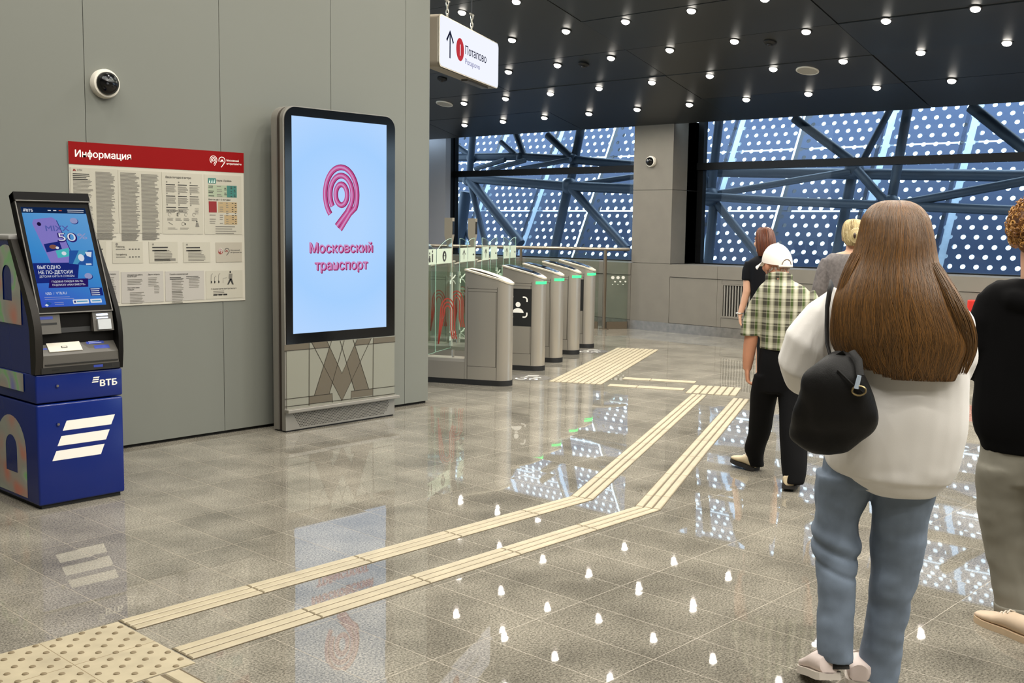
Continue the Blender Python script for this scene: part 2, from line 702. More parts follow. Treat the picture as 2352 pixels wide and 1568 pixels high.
# ceiling: tilted dark panels, 0.89 m strips cut every 2.87 m
cl = MB()
ST = 0.2445
xs = [13.97 - 0.0 - 0.9 * k for k in range(22)]
xs[0] = 13.99
ysm = [5.58 + 2.87 * k for k in range(-6, 5)]
slope_n = Vector((-ST, 0, -1)).normalized()
for i, (a, b_) in enumerate(zip(xs, xs[1:])):
    for j, (c, d) in enumerate(zip(ysm, ysm[1:])):
        drop = random.choice((0, 0, 0.003, 0.006, 0.009))
        g = 0.006
        p = [(b_ + g, c + g), (a - g, c + g), (a - g, d - g), (b_ + g, d - g)]
        vs = [Vector((x, y, CZ(x))) + slope_n * drop for x, y in p]
        vs += [q - slope_n * 0.03 - slope_n * drop for q in vs]
        cl.add(vs, [(0, 1, 2, 3), (7, 6, 5, 4), (0, 4, 5, 1), (1, 5, 6, 2), (2, 6, 7, 3), (3, 7, 4, 0)], random.choice((0, 0, 1, 2)))
vs = [Vector((x, y, CZ(x) + 0.06)) for x, y in ((xs[-1], ysm[0]), (xs[0], ysm[0]), (xs[0], ysm[-1]), (xs[-1], ysm[-1]))]
cl.add(vs, [(0, 1, 2, 3)], 3)
struct(cl.build('ceiling', [M('charcoal ceiling panel', '2e3133', 0.36, spec=0.4), M('charcoal ceiling panel warm', '343534', 0.38, spec=0.4), M('charcoal ceiling panel cool', '2a2e31', 0.33, spec=0.4), m_black]))

# ------------------------------------------------------------------ ceiling downlights
m_lens = EM('downlight lens', (1.0, 0.94, 0.84), LENS)
m_trim = M('downlight trim', '1a1a1a', 0.4)
cn = slope_n
cx_ = Vector((1, 0, -ST)).normalized()
cy_ = Vector((0, 1, 0))


def project(p):
    q = Vector(p) - EYE
    d = q.dot(_f)
    return (1176 + FPX * q.dot(CR) / d, 784 - FPX * q.dot(CU) / d, d)


def lamp_at(p, power, parent=None):
    l = bpy.data.lights.new('downlight_lamp', 'SPOT')
    l.energy = power
    l.color = (1.0, 0.955, 0.865)
    l.spot_size = math.radians(165)
    l.spot_blend = 0.6
    l.shadow_soft_size = 0.03
    o = bpy.data.objects.new('downlight_lamp', l)
    COL.objects.link(o)
    o.location = p
    return o


ORD = ['first', 'second', 'third', 'fourth', 'fifth', 'sixth', 'seventh', 'eighth', 'ninth', 'tenth', 'eleventh', 'twelfth', 'thirteenth', 'fourteenth']
lens_bm = MB()
k_ = 7
out = []
for i in range(k_):
    th = PI / 2 * i / (k_ - 1) * 0.98
    out.append([cx_ * (0.05 * math.cos(th) * math.cos(2 * PI * j / 14)) + cy_ * (0.05 * math.cos(th) * math.sin(2 * PI * j / 14)) + cn * (0.012 + 0.034 * math.sin(th)) for j in range(14)])
lens_bm.rings(out, True)
lens_me = lens_bm.mesh('lens', [m_lens])
tr_bm = MB()
tr_bm.rings([[cx_ * (r * math.cos(2 * PI * j / 20)) + cy_ * (r * math.sin(2 * PI * j / 20)) + cn * h for j in range(20)] for r, h in ((0.068, -0.01), (0.068, 0.012), (0.051, 0.014), (0.051, -0.01))], False)
trim_me = tr_bm.mesh('trim', [m_trim])
ROWN = ['in the row nearest the windows', 'in the second row from the windows', 'in the third row from the windows', 'in the fourth row from the windows', 'in the fifth row from the windows', 'in the sixth row from the windows', 'in the seventh row from the windows', 'in the eighth row from the windows']
for j in range(16):
    vis = []
    for i in range(-j - 1, 24):
        X = 13.362 - 0.0273 * i - 0.924 * j
        Y = 13.449 - 0.9376 * i - 0.915 * j
        if Y < -5 or Y > 14.2:
            continue
        if Y > 6.9 and X < 7.0:
            continue
        p = Vector((X, Y, CZ(X)))
        px, py, d = project(p)
        t = 7.13 / Y if Y > 7.13 else None
        hid = t is not None and X * t < 6.66
        if d > 0 and -15 < px < 2365 and py > -14 and not hid:
            vis.append((px, p))
        else:
            if (i + 2 * j) % 3 == 0:
                lamp_at(p + cn * 0.06, SPOT_W * 3.7)
    for k, (px, p) in enumerate(sorted(vis, key=lambda q: q[0])):
        lab = 'round glowing ceiling downlight, %s from the left %s' % (ORD[k], ROWN[min(j, 7)])
        t = thing('ceiling_downlight', lab, 'ceiling light', p, 0, 'round downlights in the dark ceiling')
        link('trim', trim_me, t)
        link('lens', lens_me, t)
        lamp_at(p + cn * 0.06, SPOT_W)

# ceiling speakers, vents
def on_ceiling(px, py):
    d = ray(px, py)
    t = (CZ(0) - CAM_H) / (d.z + ST * d.x)
    return EYE + d * t


for px, py, lab in ((1855, 160, 'round white ceiling speaker among the lights at the right'), (1021, 237, 'round white ceiling speaker beside the end of the grey wall, below the hanging sign')):
    p = on_ceiling(px, py) + cn * 0.009
    t = thing('ceiling_speaker', lab, 'speaker', p, 0, 'ceiling speakers')
    for nm, pr, mt in (('rim', ((0.14, -0.005), (0.14, 0.01), (0.125, 0.014), (0.122, 0.0)), M('white speaker rim', 'd8d5cc', 0.5)), ('grille', ((0.123, 0.0), (0.123, 0.008), (0.06, 0.010), (0.001, 0.0105)), M('perforated speaker cover', 'aaa79f', 0.6))):
        g = MB()
        g.rings([[cx_ * (r * math.cos(2 * PI * j / 28)) + cy_ * (r * math.sin(2 * PI * j / 28)) + cn * h for j in range(28)] for r, h in pr], nm == 'grille')
        g.build(nm, mt, t, smooth=40)
for px, py, lab in ((1769, 95, 'small black ceiling detector left of the white speaker'), (1341, 146, 'small black ceiling detector right of the hanging sign'), (1016, 180, 'small black ceiling detector just below the hanging sign')):
    p = on_ceiling(px, py) + cn * 0.009
    t = thing('smoke_detector', lab, 'detector', p, 0, 'ceiling detectors')
    g = MB()
    g.rings([[cx_ * (r * math.cos(2 * PI * j / 20)) + cy_ * (r * math.sin(2 * PI * j / 20)) + cn * h for j in range(20)] for r, h in ((0.075, 0), (0.075, 0.012), (0.05, 0.03), (0.045, 0.03))], True)
    g.build('base', M('black plastic', '0a0a0b', 0.5), t, smooth=40)
    g = MB()
    g.ball(cn * 0.032, 0.03, 0.03, 0.02)
    g.build('sensor', M('dark grey plastic', '1c1c1e', 0.4), t, smooth=60)


# ------------------------------------------------------------------ outside: perforated facade and steel truss
def facade_mat():
    m = bpy.data.materials.new('perforated blue steel sheet')
    m.use_nodes = True
    nt = m.node_tree
    L = nt.links.new
    b = nt.nodes['Principled BSDF']
    b.inputs['Base Color'].default_value = (*lin('1d2f4c'), 1)
    b.inputs['Roughness'].default_value = 0.5
    b.inputs['Metallic'].default_value = 0.3
    tc = N(nt, 'ShaderNodeTexCoord')
    sp = N(nt, 'ShaderNodeSeparateXYZ')
    L(tc.outputs['Object'], sp.inputs[0])
    A, Bv = 0.205, 0.172
    v = math_node(nt, 'MULTIPLY', sp.outputs[1], 1 / Bv)
    row = math_node(nt, 'FLOOR', v)
    sh = math_node(nt, 'MULTIPLY', math_node(nt, 'MODULO', math_node(nt, 'ADD', row, 100.0), 2.0), 0.5)
    u = math_node(nt, 'ADD', math_node(nt, 'MULTIPLY', sp.outputs[0], 1 / A), sh)
    du = math_node(nt, 'MULTIPLY', math_node(nt, 'SUBTRACT', math_node(nt, 'FRACT', u), 0.5), A)
    dv = math_node(nt, 'MULTIPLY', math_node(nt, 'SUBTRACT', math_node(nt, 'FRACT', v), 0.5), Bv)
    r2 = math_node(nt, 'ADD', math_node(nt, 'MULTIPLY', du, du), math_node(nt, 'MULTIPLY', dv, dv))
    hole = math_node(nt, 'LESS_THAN', r2, 0.040 ** 2)
    tr = N(nt, 'ShaderNodeBsdfTransparent')
    mx = N(nt, 'ShaderNodeMixShader')
    L(hole, mx.inputs[0])
    L(b.outputs[0], mx.inputs[1])
    L(tr.outputs[0], mx.inputs[2])
    L(mx.outputs[0], nt.nodes['Material Output'].inputs[0])
    return m


FA = thing('perforated_facade', 'outer facade of dark blue steel sheets pierced with rows of round holes, beyond the windows', 'facade', (17.2, 0, 1.0))
fx, fy = Vector((0, -1, 0)), Vector((0.5, 0, 1)).normalized()
FA.rotation_euler = Matrix(((fx.x, fy.x, fx.cross(fy).x), (fx.y, fy.y, fx.cross(fy).y), (fx.z, fy.z, fx.cross(fy).z))).to_euler()
m_fac = facade_mat()
m_rib = M('pale steel rib', '8c9dae', 0.45, 0.2, noise_amt=0.15, noise_scale=6)
ribs = [-3.9, -2.6, -1.3, 0.0, 1.3, 2.55, 3.85, 5.15, 6.62, 8.05, 9.72, 11.05, 12.55, 14.1, 15.6, 17.3, 18.9, 20.4]
slits = [-2.9, -1.35, -0.13, 1.06, 2.33, 3.6, 4.9, 6.2]
for a, b_ in zip(ribs, ribs[1:]):
    g = MB()
    for s0, s1 in zip(slits, slits[1:]):
        g.add([(-a - 0.06, s0 + 0.015, 0), (-b_ + 0.06, s0 + 0.015, 0), (-b_ + 0.06, s1 - 0.015, 0), (-a - 0.06, s1 - 0.015, 0)], [(0, 1, 2, 3)])
    g.build('perforated_sheet', m_fac, FA, fixn=False)
for k, a in enumerate(ribs):
    if k % 3 != 1:
        g = MB()
        g.box(-a - 0.085, -a + 0.085, slits[0], slits[-1], -0.14, -0.004)
        g.build('rib', m_rib, FA)
        g = MB()
        g.box(-a - 0.16, -a - 0.09, slits[0], slits[-1], -0.10, 0.0)
        g.build('rib_flange', M('dark steel', '252b34', 0.5, 0.3), FA)
    else:
        g = MB()
        g.box(-a - 0.02, -a + 0.16, slits[0], slits[-1], -0.14, -0.004)
        g.build('rib', M('dark steel', '252b34', 0.5, 0.3), FA)

TRS = thing('steel_truss', 'dark blue-grey tubular steel truss standing between the windows and the facade', 'truss', (15.9, 5, 0), world=True)
m_tube = M('dark blue-grey painted steel', '344152', 0.5, 0.1)


def T(name, pts, wpx, X=15.9):
    P = [at_X(px, py, X) for px, py in pts]
    d = project(P[0])[2]
    g = MB()
    g.tube(P, wpx / 2 * d / FPX, 16)
    return g.build(name, m_tube, TRS, smooth=40)


for pts, wpx, X in (
        (((1560, 394), (1653, 395), (1955, 399), (2352, 404), (2700, 410)), 22, 16.3),
        (((1620, 451), (1800, 462), (2014, 471), (2352, 484), (2700, 500)), 19, 15.7),
        (((1640, 446), (1956, 393)), 15, 16.0), (((1825, 272), (1958, 370)), 21, 16.0), (((1968, 390), (2040, 470)), 20, 15.7),
        (((2070, 468), (2352, 416), (2700, 350)), 20, 15.7), (((2230, 245), (2420, 395)), 27, 15.9), (((2045, 250), (1980, 372)), 16, 16.4),
        (((2085, 250), (2049, 452), (2020, 640)), 22, 15.8), (((1642, 462), (1745, 590)), 18, 16.0), (((1632, 452), (1656, 240)), 20, 16.0),
        (((1630, 452), (1612, 385)), 16, 16.0), (((1640, 460), (1618, 700)), 22, 16.0), (((1958, 400), (1918, 600)), 24, 16.4),
        (((1030, 404), (1078, 410), (1308, 428), (1460, 434), (1560, 440)), 20, 15.9), (((1308, 428), (1440, 572)), 19, 15.9), (((1306, 424), (1268, 600)), 22, 16.1),
        (((1309, 425), (1335, 290)), 20, 16.1), (((1078, 412), (1196, 560)), 22, 15.9), (((1078, 412), (1118, 575)), 14, 15.9), (((1070, 440), (1044, 640)), 26, 16.2),
        (((1030, 361), (1197, 359), (1311, 366), (1470, 380)), 17, 16.0), (((1183, 300), (1206, 364)), 15, 16.0), (((1258, 310), (1318, 366)), 17, 16.0),
        (((1087, 300), (1078, 405)), 16, 15.9), (((1040, 328), (1084, 360)), 13, 16.0), (((1151, 326), (1186, 356)), 12, 16.0), (((1092, 388), (1160, 367)), 10, 15.8),
        (((1130, 389), (1206, 368)), 11, 15.8), (((1186, 390), (1310, 366)), 11, 15.8), (((1308, 427), (1460, 405)), 13, 16.1), (((1040, 460), (1090, 570)), 13, 16.3)):
    T('tube', pts, wpx, X)
for px, py, X, r in ((1632, 452, 15.95, 22), (1308, 427, 15.95, 19), (1078, 411, 15.95, 17), (1962, 388, 16.1, 22), (1198, 361, 16.0, 13), (1316, 366, 16.0, 13), (2046, 466, 15.75, 20), (1084, 362, 15.95, 13)):
    g = MB()
    p = at_X(px, py, X)
    g.ball(p, r * project(p)[2] / FPX)
    g.build('node', m_tube, TRS, smooth=60)
ro = MB()
ro.box(15.0, 16.45, -14, 24, 3.98, 4.3)  # added slab out of view, keeps sky light off the lower facade sheets
struct(ro.build('sky_shade_slab', M('unseen shade slab', '3a3d42', .7)))
gp = MB()
gp.add([(15.2, -14, -0.6), (40, -14, -0.6), (40, 30, -0.6), (15.2, 30, -0.6)], [(0, 1, 2, 3)])
go = gp.build('ground_outside', M('outside paving', '3f444c', 0.8))
struct(go)


# ================================================================== THINGS ON THE LEFT WALL
m_steel = M('brushed steel', 'b3aa9b', 0.36, 0.85, bump=0.02, bump_scale=60, stretch=(30, 30, 1))
m_alu = M('anodised aluminium', '928e86', 0.4, 0.5)
m_white = M('white print', 'efece4', 0.5)
m_blackp = M('gloss black', '070708', 0.12)
UX, UZ = Vector((1, 0, 0)), Vector((0, 0, 1))


def arc(cx, cy, r, a0, a1, n=24, ry=None):
    ry = r if ry is None else ry
    return [(cx + r * math.cos(math.radians(a0 + (a1 - a0) * i / n)), cy + ry * math.sin(math.radians(a0 + (a1 - a0) * i / n))) for i in range(n + 1)]


def transit_mark(g, pl, cx, cy, h, mi, off=0.0015, wd=None):
    """Concentric arcs that run down into a tail; h = full height, (cx, cy) = centre of the ring."""
    R = h * 0.33
    wd = wd or h * 0.055
    g.stroke(pl, arc(cx, cy, R * 0.30, 0, 342, 26), wd, off, mi, closed=True)
    for r, lo, tail in ((R * 0.64, -122, (0.16, 0.46)), (R * 1.0, -126, (0.0, 0.66))):
        a1 = -32
        pts = arc(cx, cy, r, 360 + lo, 360 + a1 - 360 + 0, 30) if False else arc(cx, cy, r, 360 - 360 + (360 + lo), a1, 34)
        dx, dy = math.sin(math.radians(a1)), -math.cos(math.radians(a1))
        x, y = pts[-1]
        ln = h * 0.36 if r > R * 0.8 else h * 0.30
        pts.append((x + dx * ln, y + dy * ln))
        g.stroke(pl, pts, wd, off, mi)
    return g


def metro_m(g, pl, x, y, wd, h, mi, off=0.0015):
    P = [(0, 0), (0.0, .1), (0.06, .1), (.30, 1), (.5, .5), (.70, 1), (.94, .1), (1.0, .1), (1.0, 0), (.68, 0), (.68, .1), (.74, .1), (.66, .42), (.5, .05), (.34, .42), (.26, .1), (.32, .1), (.32, 0)]
    g.poly(pl, [(x + a * wd, y + b * h) for a, b in P], off, mi)


# ---- information board
IB = thing('information_board', 'white information board with a red heading strip and printed sheets, on the grey wall', 'notice board', (3.35, WY, 1.02), world=True)
PB = Plane2((3.35, WY - 0.008, 1.02), UX, UZ)
BWd, BHt = 1.362, 1.12
m_board = M('board white', 'b3afa2', 0.45)
m_paper = M('paper', 'a9a597', 0.5)
m_paper2 = M('paper grey', 'a39f98', 0.5)
m_ink = M('black ink', '2a2927', 0.7)
m_ink2 = M('grey ink', '6d6a62', 0.7)
m_red = M('signal red', '7d0709', 0.6, spec=.12)
g = MB()
g.bbox(3.35, 3.35 + BWd, WY - 0.008, WY - 0.0005, 1.02, 2.14, 0.002)
g.build('panel', m_board, IB)
g = MB()
g.box(3.35, 3.35 + BWd, WY - 0.0105, WY - 0.0082, 1.99, 2.14, 0)
PH = Plane2((3.35, WY - 0.0105, 1.99), UX, UZ)
g.text(PH, 'Информация', 0.045, 0.05, 0.046, 0.40, 0.0006, 1, bold=0.018)
g.disc(PH, 1.085, 0.075, 0.033, 0.04, 0.0003, 0)
transit_mark(g, PH, 1.10, 0.085, 0.088, 1, 0.0006, 0.0042)
for a0, a1 in ((-150, 110),):
    g.stroke(PH, arc(1.172, 0.083, 0.026, 200, -40, 24) + [(1.165, 0.033)], 0.0055, 0.0006, 1)
metro_m(g, PH, 1.156, 0.072, 0.032, 0.022, 1, 0.0006)
g.text(PH, 'Московский', 1.212, 0.080, 0.014, 0.105, 0.0006, 1, bold=0.02)
g.text(PH, 'метрополитен', 1.212, 0.056, 0.014, 0.128, 0.0006, 1, bold=0.02)
g.build('heading_strip', [m_red, m_white], IB)


def cropxy(x, y):          # a point of the board in its own coordinates, from the photograph
    p = at_Y(x / 3.4083, 300 + y / 3.4083, WY - 0.009)
    return p.x - 3.35, p.z - 1.02


def bars(g, pl, x0, x1, y1, n, lh, mi, hgt=0.45, rag=0.25, off=0.001):
    for k in range(n):
        y = y1 - k * lh
        g.rect(pl, x0, y - lh * hgt, x0 + (x1 - x0) * (1 - rag * random.random()), y, off, mi)


sheets = [(556, 290, 920, 800, 0), (928, 310, 1262, 803, 0), (1270, 328, 1587, 808, 0), (1600, 345, 1890, 812, 0),
          (600, 860, 830, 1042, 0), (880, 863, 1118, 1037, 0), (1166, 865, 1390, 1033, 0), (1433, 868, 1646, 1030, 0), (1690, 870, 1892, 1028, 0),
          (640, 1095, 935, 1350, 1), (950, 1098, 1280, 1345, 1), (1294, 1094, 1598, 1328, 1), (1612, 1090, 1898, 1312, 0)]
for k, (x0, y0, x1, y1, pm) in enumerate(sheets):
    xm, ym = (x0 + x1) / 2, (y0 + y1) / 2
    a, _ = cropxy(x0, ym)
    b_, _ = cropxy(x1, ym)
    _, t = cropxy(xm, y0)
    _, u = cropxy(xm, y1)
    t -= 0.004
    s = MB()
    s.box(3.35 + a, 3.35 + b_, WY - 0.0105, WY - 0.0082, 1.02 + u, 1.02 + t)
    so = s.build('sheet', m_paper2 if pm else m_paper, IB)
    q = Plane2((3.35 + a, WY - 0.0105, 1.02 + u), UX, UZ)
    w_, h_ = b_ - a, t - u
    g = MB()
    if k in (0, 1):
        if k == 0:
            metro_m(g, q, w_ * .05, h_ * .945, .022, .016, 2)
            g.text(q, 'ОТИ', w_ * .14, h_ * .948, .012, .035, 0.001, 0)
            bars(g, q, w_ * .05, w_ * .42, h_ * .91, 4, .012, 0)
            bars(g, q, w_ * .05, w_ * .47, h_ * .82, 38, .0088, 1)
        else:
            bars(g, q, w_ * .05, w_ * .49, h_ * .96, 54, .0088, 1, .6)
        bars(g, q, w_ * .53, w_ * .95, h_ * .95, 54, .0086, 1, .6)
    elif k == 2:
        g.text(q, 'Ваша поездка в метро', w_ * .09, h_ * .91, .0145, w_ * .62, 0.001, 0, bold=0.02)
        for r in range(3):
            for c in range(3):
                x, y = w_ * (.09 + .29 * c), h_ * (.86 - .185 * r)
                g.disc(q, x + .008, y - .006, .006, None, 0.001, 1, 10)
                if (r, c) == (2, 2):
                    bars(g, q, x + .04, x + .075, y - .03, 5, .009, 1, .3)
                    continue
                bars(g, q, x, x + w_ * .25, y - .022, 1, .012, 0, .5)
                bars(g, q, x, x + w_ * .26, y - .037, 6 if r < 2 else 4, .0075, 1, .45)
        g.text(q, 'Как перевозить багаж', w_ * .10, h_ * .37, .010, w_ * .40, 0.001, 0, bold=0.02)
        for c in range(4):
            x = w_ * (.11 + .2 * c)
            g.stroke(q, arc(x + .02, h_ * .32, .012, 0, 300, 12), .003, 0.001, 1)
            if c == 1:
                g.rect(q, x + .015, h_ * .29, x + .022, h_ * .345, 0.001, 0)
            bars(g, q, x, x + w_ * .16, h_ * .26, 3, .0075, 1, .4)
        g.stroke(q, [(w_ * .14, h_ * .19), (w_ * .24, h_ * .15)], .005, .001, 1)
        g.stroke(q, arc(w_ * .5, h_ * .165, .013, 0, 300, 12), .003, .001, 1)
        g.rect(q, w_ * .53, h_ * .15, w_ * .56, h_ * .18, .001, 0)
        g.disc(q, w_ * .84, h_ * .21, .006, None, .001, 0, 12)
        g.poly(q, [(w_ * .80, h_ * .12), (w_ * .90, h_ * .12), (w_ * .87, h_ * .19), (w_ * .82, h_ * .19)], .001, 1)
        for c in range(2):
            bars(g, q, w_ * (.12 + .3 * c), w_ * (.36 + .3 * c), h_ * .10, 2, .0075, 1, .4)
    elif k == 3:
        g.rect(q, w_ * .10, h_ * .855, w_ * .31, h_ * .945, .001, 3)
        for c in range(3):
            g.poly(q, [(w_ * (.12 + .06 * c), h_ * .865), (w_ * (.16 + .06 * c), h_ * .865), (w_ * (.15 + .06 * c), h_ * .93)], .0014, 5)
        g.text(q, 'Карта «Тройка»', w_ * .33, h_ * .895, .013, w_ * .40, .001, 0, bold=0.02)
        g.rect(q, w_ * .10, h_ * .63, w_ * .87, h_ * .83, .0008, 6)
        g.rect(q, w_ * .60, h_ * .63, w_ * .87, h_ * .83, .0009, 3)
        for r in range(7):
            for c, (xa, xb) in enumerate(((.11, .26), (.33, .48), (.53, .6), (.70, .75), (.79, .84))):
                if (r + c) % 3 != 2:
                    bars(g, q, w_ * xa, w_ * xb, h_ * (.815 - .027 * r), 1, .012, 0 if c != 1 else 1, .45)
        g.text(q, 'Билеты на 1–2 поездки', w_ * .11, h_ * .575, .012, w_ * .58, .001, 0, bold=0.02)
        g.rect(q, w_ * .11, h_ * .45, w_ * .32, h_ * .555, .001, 7)
        g.rect(q, w_ * .11, h_ * .37, w_ * .32, h_ * .45, .001, 7)
        g.rect(q, w_ * .36, h_ * .37, w_ * .87, h_ * .55, .0008, 8)
        for r in range(11):
            for c, (xa, xb) in enumerate(((.13, .3), (.40, .5), (.57, .64), (.73, .78), (.81, .86))):
                if (r + 2 * c) % 4 != 3 and not (r < 6 and c == 0):
                    bars(g, q, w_ * xa, w_ * xb, h_ * (.535 - .034 * r), 1, .012, 0 if c > 2 else 1, .4)
        g.rect(q, w_ * .52, h_ * .17, w_ * .87, h_ * .33, .0008, 8)
        bars(g, q, w_ * .28, w_ * .85, h_ * .14, 4, .017, 1, .35)
    elif k in (4, 5):
        g.disc(q, w_ * .14, h_ * .88, .009, None, .001, 1, 14)
        g.text(q, 'Первый поезд', w_ * .11, h_ * .73, .011, w_ * .28, .001, 0, bold=0.02)
        g.text(q, 'Последний поезд', w_ * .11, h_ * .37, .011, w_ * .35, .001, 0, bold=0.02)
        for r in (.6, .24):
            bars(g, q, w_ * .11, w_ * .42, h_ * r + .01, 1, .014, 1, .4, 0.02)
            for c in range(4):
                bars(g, q, w_ * (.53 + .1 * c), w_ * (.59 + .1 * c), h_ * r + .01, 1, .014, 0, .4, 0.02)
    elif k in (6, 7):
        g.disc(q, w_ * .14, h_ * .88, .008, None, .001, 1, 5)
        bars(g, q, w_ * .11, w_ * .68, h_ * .76, 2, .022, 0, .4)
        bars(g, q, w_ * .18, w_ * .82, h_ * .60, 8, .0105, 1, .45)
        if k == 6:
            g.rect(q, w_ * .18, h_ * .09, w_ * .92, h_ * .2, .001, 1)
    elif k == 8:
        g.rect(q, 0, 0, w_, h_, .0006, 9)
        g.disc(q, w_ * .17, h_ * .56, .021, .024, .001, 4)
        transit_mark(g, q, w_ * .17, h_ * .60, .05, 5, .0015, .0024)
        g.stroke(q, arc(w_ * .42, h_ * .57, .019, 200, -40, 20) + [(w_ * .40, h_ * .34)], .0045, .001, 0)
        metro_m(g, q, w_ * .35, h_ * .52, .025, .016, 4)
        g.text(q, 'Московский', w_ * .56, h_ * .57, .010, w_ * .36, .001, 0, bold=0.02)
        g.text(q, 'метрополитен', w_ * .56, h_ * .46, .010, w_ * .42, .001, 0, bold=0.02)
    elif k in (9, 10):
        g.text(q, 'Опоздали на работу', w_ * .14, h_ * .88, .010, w_ * .36, .001, 0, bold=0.02)
        g.text(q, 'из-за метро?', w_ * .14, h_ * .83, .010, w_ * .22, .001, 0, bold=0.02)
        bars(g, q, w_ * .14, w_ * .50, h_ * .76, 4, .011, 1, .4)
        g.text(q, 'Проехали мимо', w_ * .14, h_ * .47, .010, w_ * .28, .001, 0, bold=0.02)
        g.text(q, 'станции', w_ * .14, h_ * .41, .010, w_ * .15, .001, 0, bold=0.02)
        bars(g, q, w_ * .19, w_ * .55, h_ * .34, 8, .0105, 1, .4)
        g.text(q, 'Другие вопросы', w_ * .63, h_ * .88, .010, w_ * .28, .001, 0, bold=0.02)
        bars(g, q, w_ * .63, w_ * .88, h_ * .80, 6, .0115, 1, .35)
        bars(g, q, w_ * .77, w_ * .92, h_ * .52, 5, .0115, 1, .35)
    elif k == 11:
        g.text(q, 'Служба сопровождения', w_ * .11, h_ * .88, .010, w_ * .47, .001, 0, bold=0.02)
        bars(g, q, w_ * .11, w_ * .47, h_ * .80, 2, .011, 0, .4)
        bars(g, q, w_ * .16, w_ * .47, h_ * .72, 9, .0115, 1, .4)
        bars(g, q, w_ * .16, w_ * .47, h_ * .33, 8, .0115, 1, .4)
        bars(g, q, w_ * .53, w_ * .9, h_ * .82, 2, .011, 0, .4)
        bars(g, q, w_ * .6, w_ * .88, h_ * .72, 6, .0115, 1, .35)
    else:
        for dx, hh in ((.13, .3), (.22, .22), (.33, .3)):
            g.stroke(q, [(w_ * dx, h_ * .55), (w_ * (dx + .01), h_ * (.55 + hh)), (w_ * (dx + .05), h_ * (.6 + hh))], .004, .001, 1)
            g.rect(q, w_ * dx, h_ * .56, w_ * (dx + .03), h_ * .64, .001, 0)
        g.stroke(q, [(w_ * .46, h_ * .55), (w_ * .46, h_ * .72), (w_ * .56, h_ * .74)], .003, .001, 1)
        g.disc(q, w_ * .66, h_ * .94, .008, None, .001, 0, 12)
        g.poly(q, [(w_ * .61, h_ * .70), (w_ * .71, h_ * .70), (w_ * .72, h_ * .88), (w_ * .62, h_ * .88)], .001, 1)
        for sx in (-1, 1):
            g.poly(q, [(w_ * .64, h_ * .70), (w_ * .70, h_ * .70), (w_ * (.66 + .07 * sx + .02), h_ * .49), (w_ * (.66 + .07 * sx - .02), h_ * .49)], .0012, 0)
        g.text(q, 'С приложением в метро быстрее', w_ * .13, h_ * .33, .010, w_ * .70, .001, 0, bold=0.02)
        bars(g, q, w_ * .19, w_ * .58, h_ * .28, 3, .012, 1, .4)
        for c in range(3):
            g.rrect(q, w_ * (.19 + .135 * c), h_ * .11, w_ * (.30 + .135 * c), h_ * .16, .003, .001, 0)
    g.build('printing', [m_ink, m_ink2, m_red, M('print green', '2f6a62', .5), M('print brown red', '7d2a22', .5), M('print pale', 'c9d6cf', .5), M('print sage', '919c84', .5), M('print dark red', '7a1216', .5), M('print tan', 'a08c68', .5), M('sheet cream', '9f998b', .5)], so)

# ---- media kiosk
KX0, KX1, KY = 4.878, 5.992, 6.845
KK = thing('media_kiosk', 'tall grey digital display kiosk with a lit pale blue screen, against the grey wall', 'kiosk', (5.43, KY, 0), world=True)
KTOP = 2.5
KBK = KY + 0.155


def kiosk_slab(y0, y1, grow=0.0, z0=0.012, mi=0, top=KTOP):
    g = MB()
    x0, x1 = KX0 - grow, KX1 + grow
    r = 0.105
    pts = [(x0, z0), (x1, z0)] + [(x1 - r + r * math.cos(t), top - r + r * math.sin(t)) for t in [PI / 2 * i / 10 for i in range(11)]] + [(x0 + r - r * math.sin(t), top - r + r * math.cos(t)) for t in [PI / 2 * i / 10 for i in range(11)]]
    g.prism(pts, 'y', y0, y1)
    return g


kiosk_slab(KY + 0.003, KY + 0.045).build('front_frame', m_alu, KK, smooth=35)
kiosk_slab(KY + 0.046, KY + 0.092, -0.012).build('side_groove', M('dark bronze side', '3a322b', 0.4, 0.3), KK, smooth=35)
kiosk_slab(KY + 0.093, KBK).build('rear_frame', m_alu, KK, smooth=35)
g = MB()
g.box(KX0 + 0.01, KX1 - 0.01, KY + 0.01, KBK - 0.005, 0, 0.013)
g.build('foot', M('black foot', '0a0a0a', .6), KK)
g = MB()
x0, x1, z0, top, r = KX0 + 0.012, KX1 - 0.004, 0.686, KTOP - 0.008, 0.10
pts = [(x0, z0), (x1, z0)] + [(x1 - r + r * math.cos(t), top - r + r * math.sin(t)) for t in [PI / 2 * i / 10 for i in range(11)]] + [(x0 + r - r * math.sin(t), top - r + r * math.cos(t)) for t in [PI / 2 * i / 10 for i in range(11)]]
g.prism(pts, 'y', KY - 0.004, KY + 0.0035)
g.build('bezel', m_blackp, KK)
SX0, SX1, SZ0, SZ1 = 4.952, 5.894, 0.765, 2.425


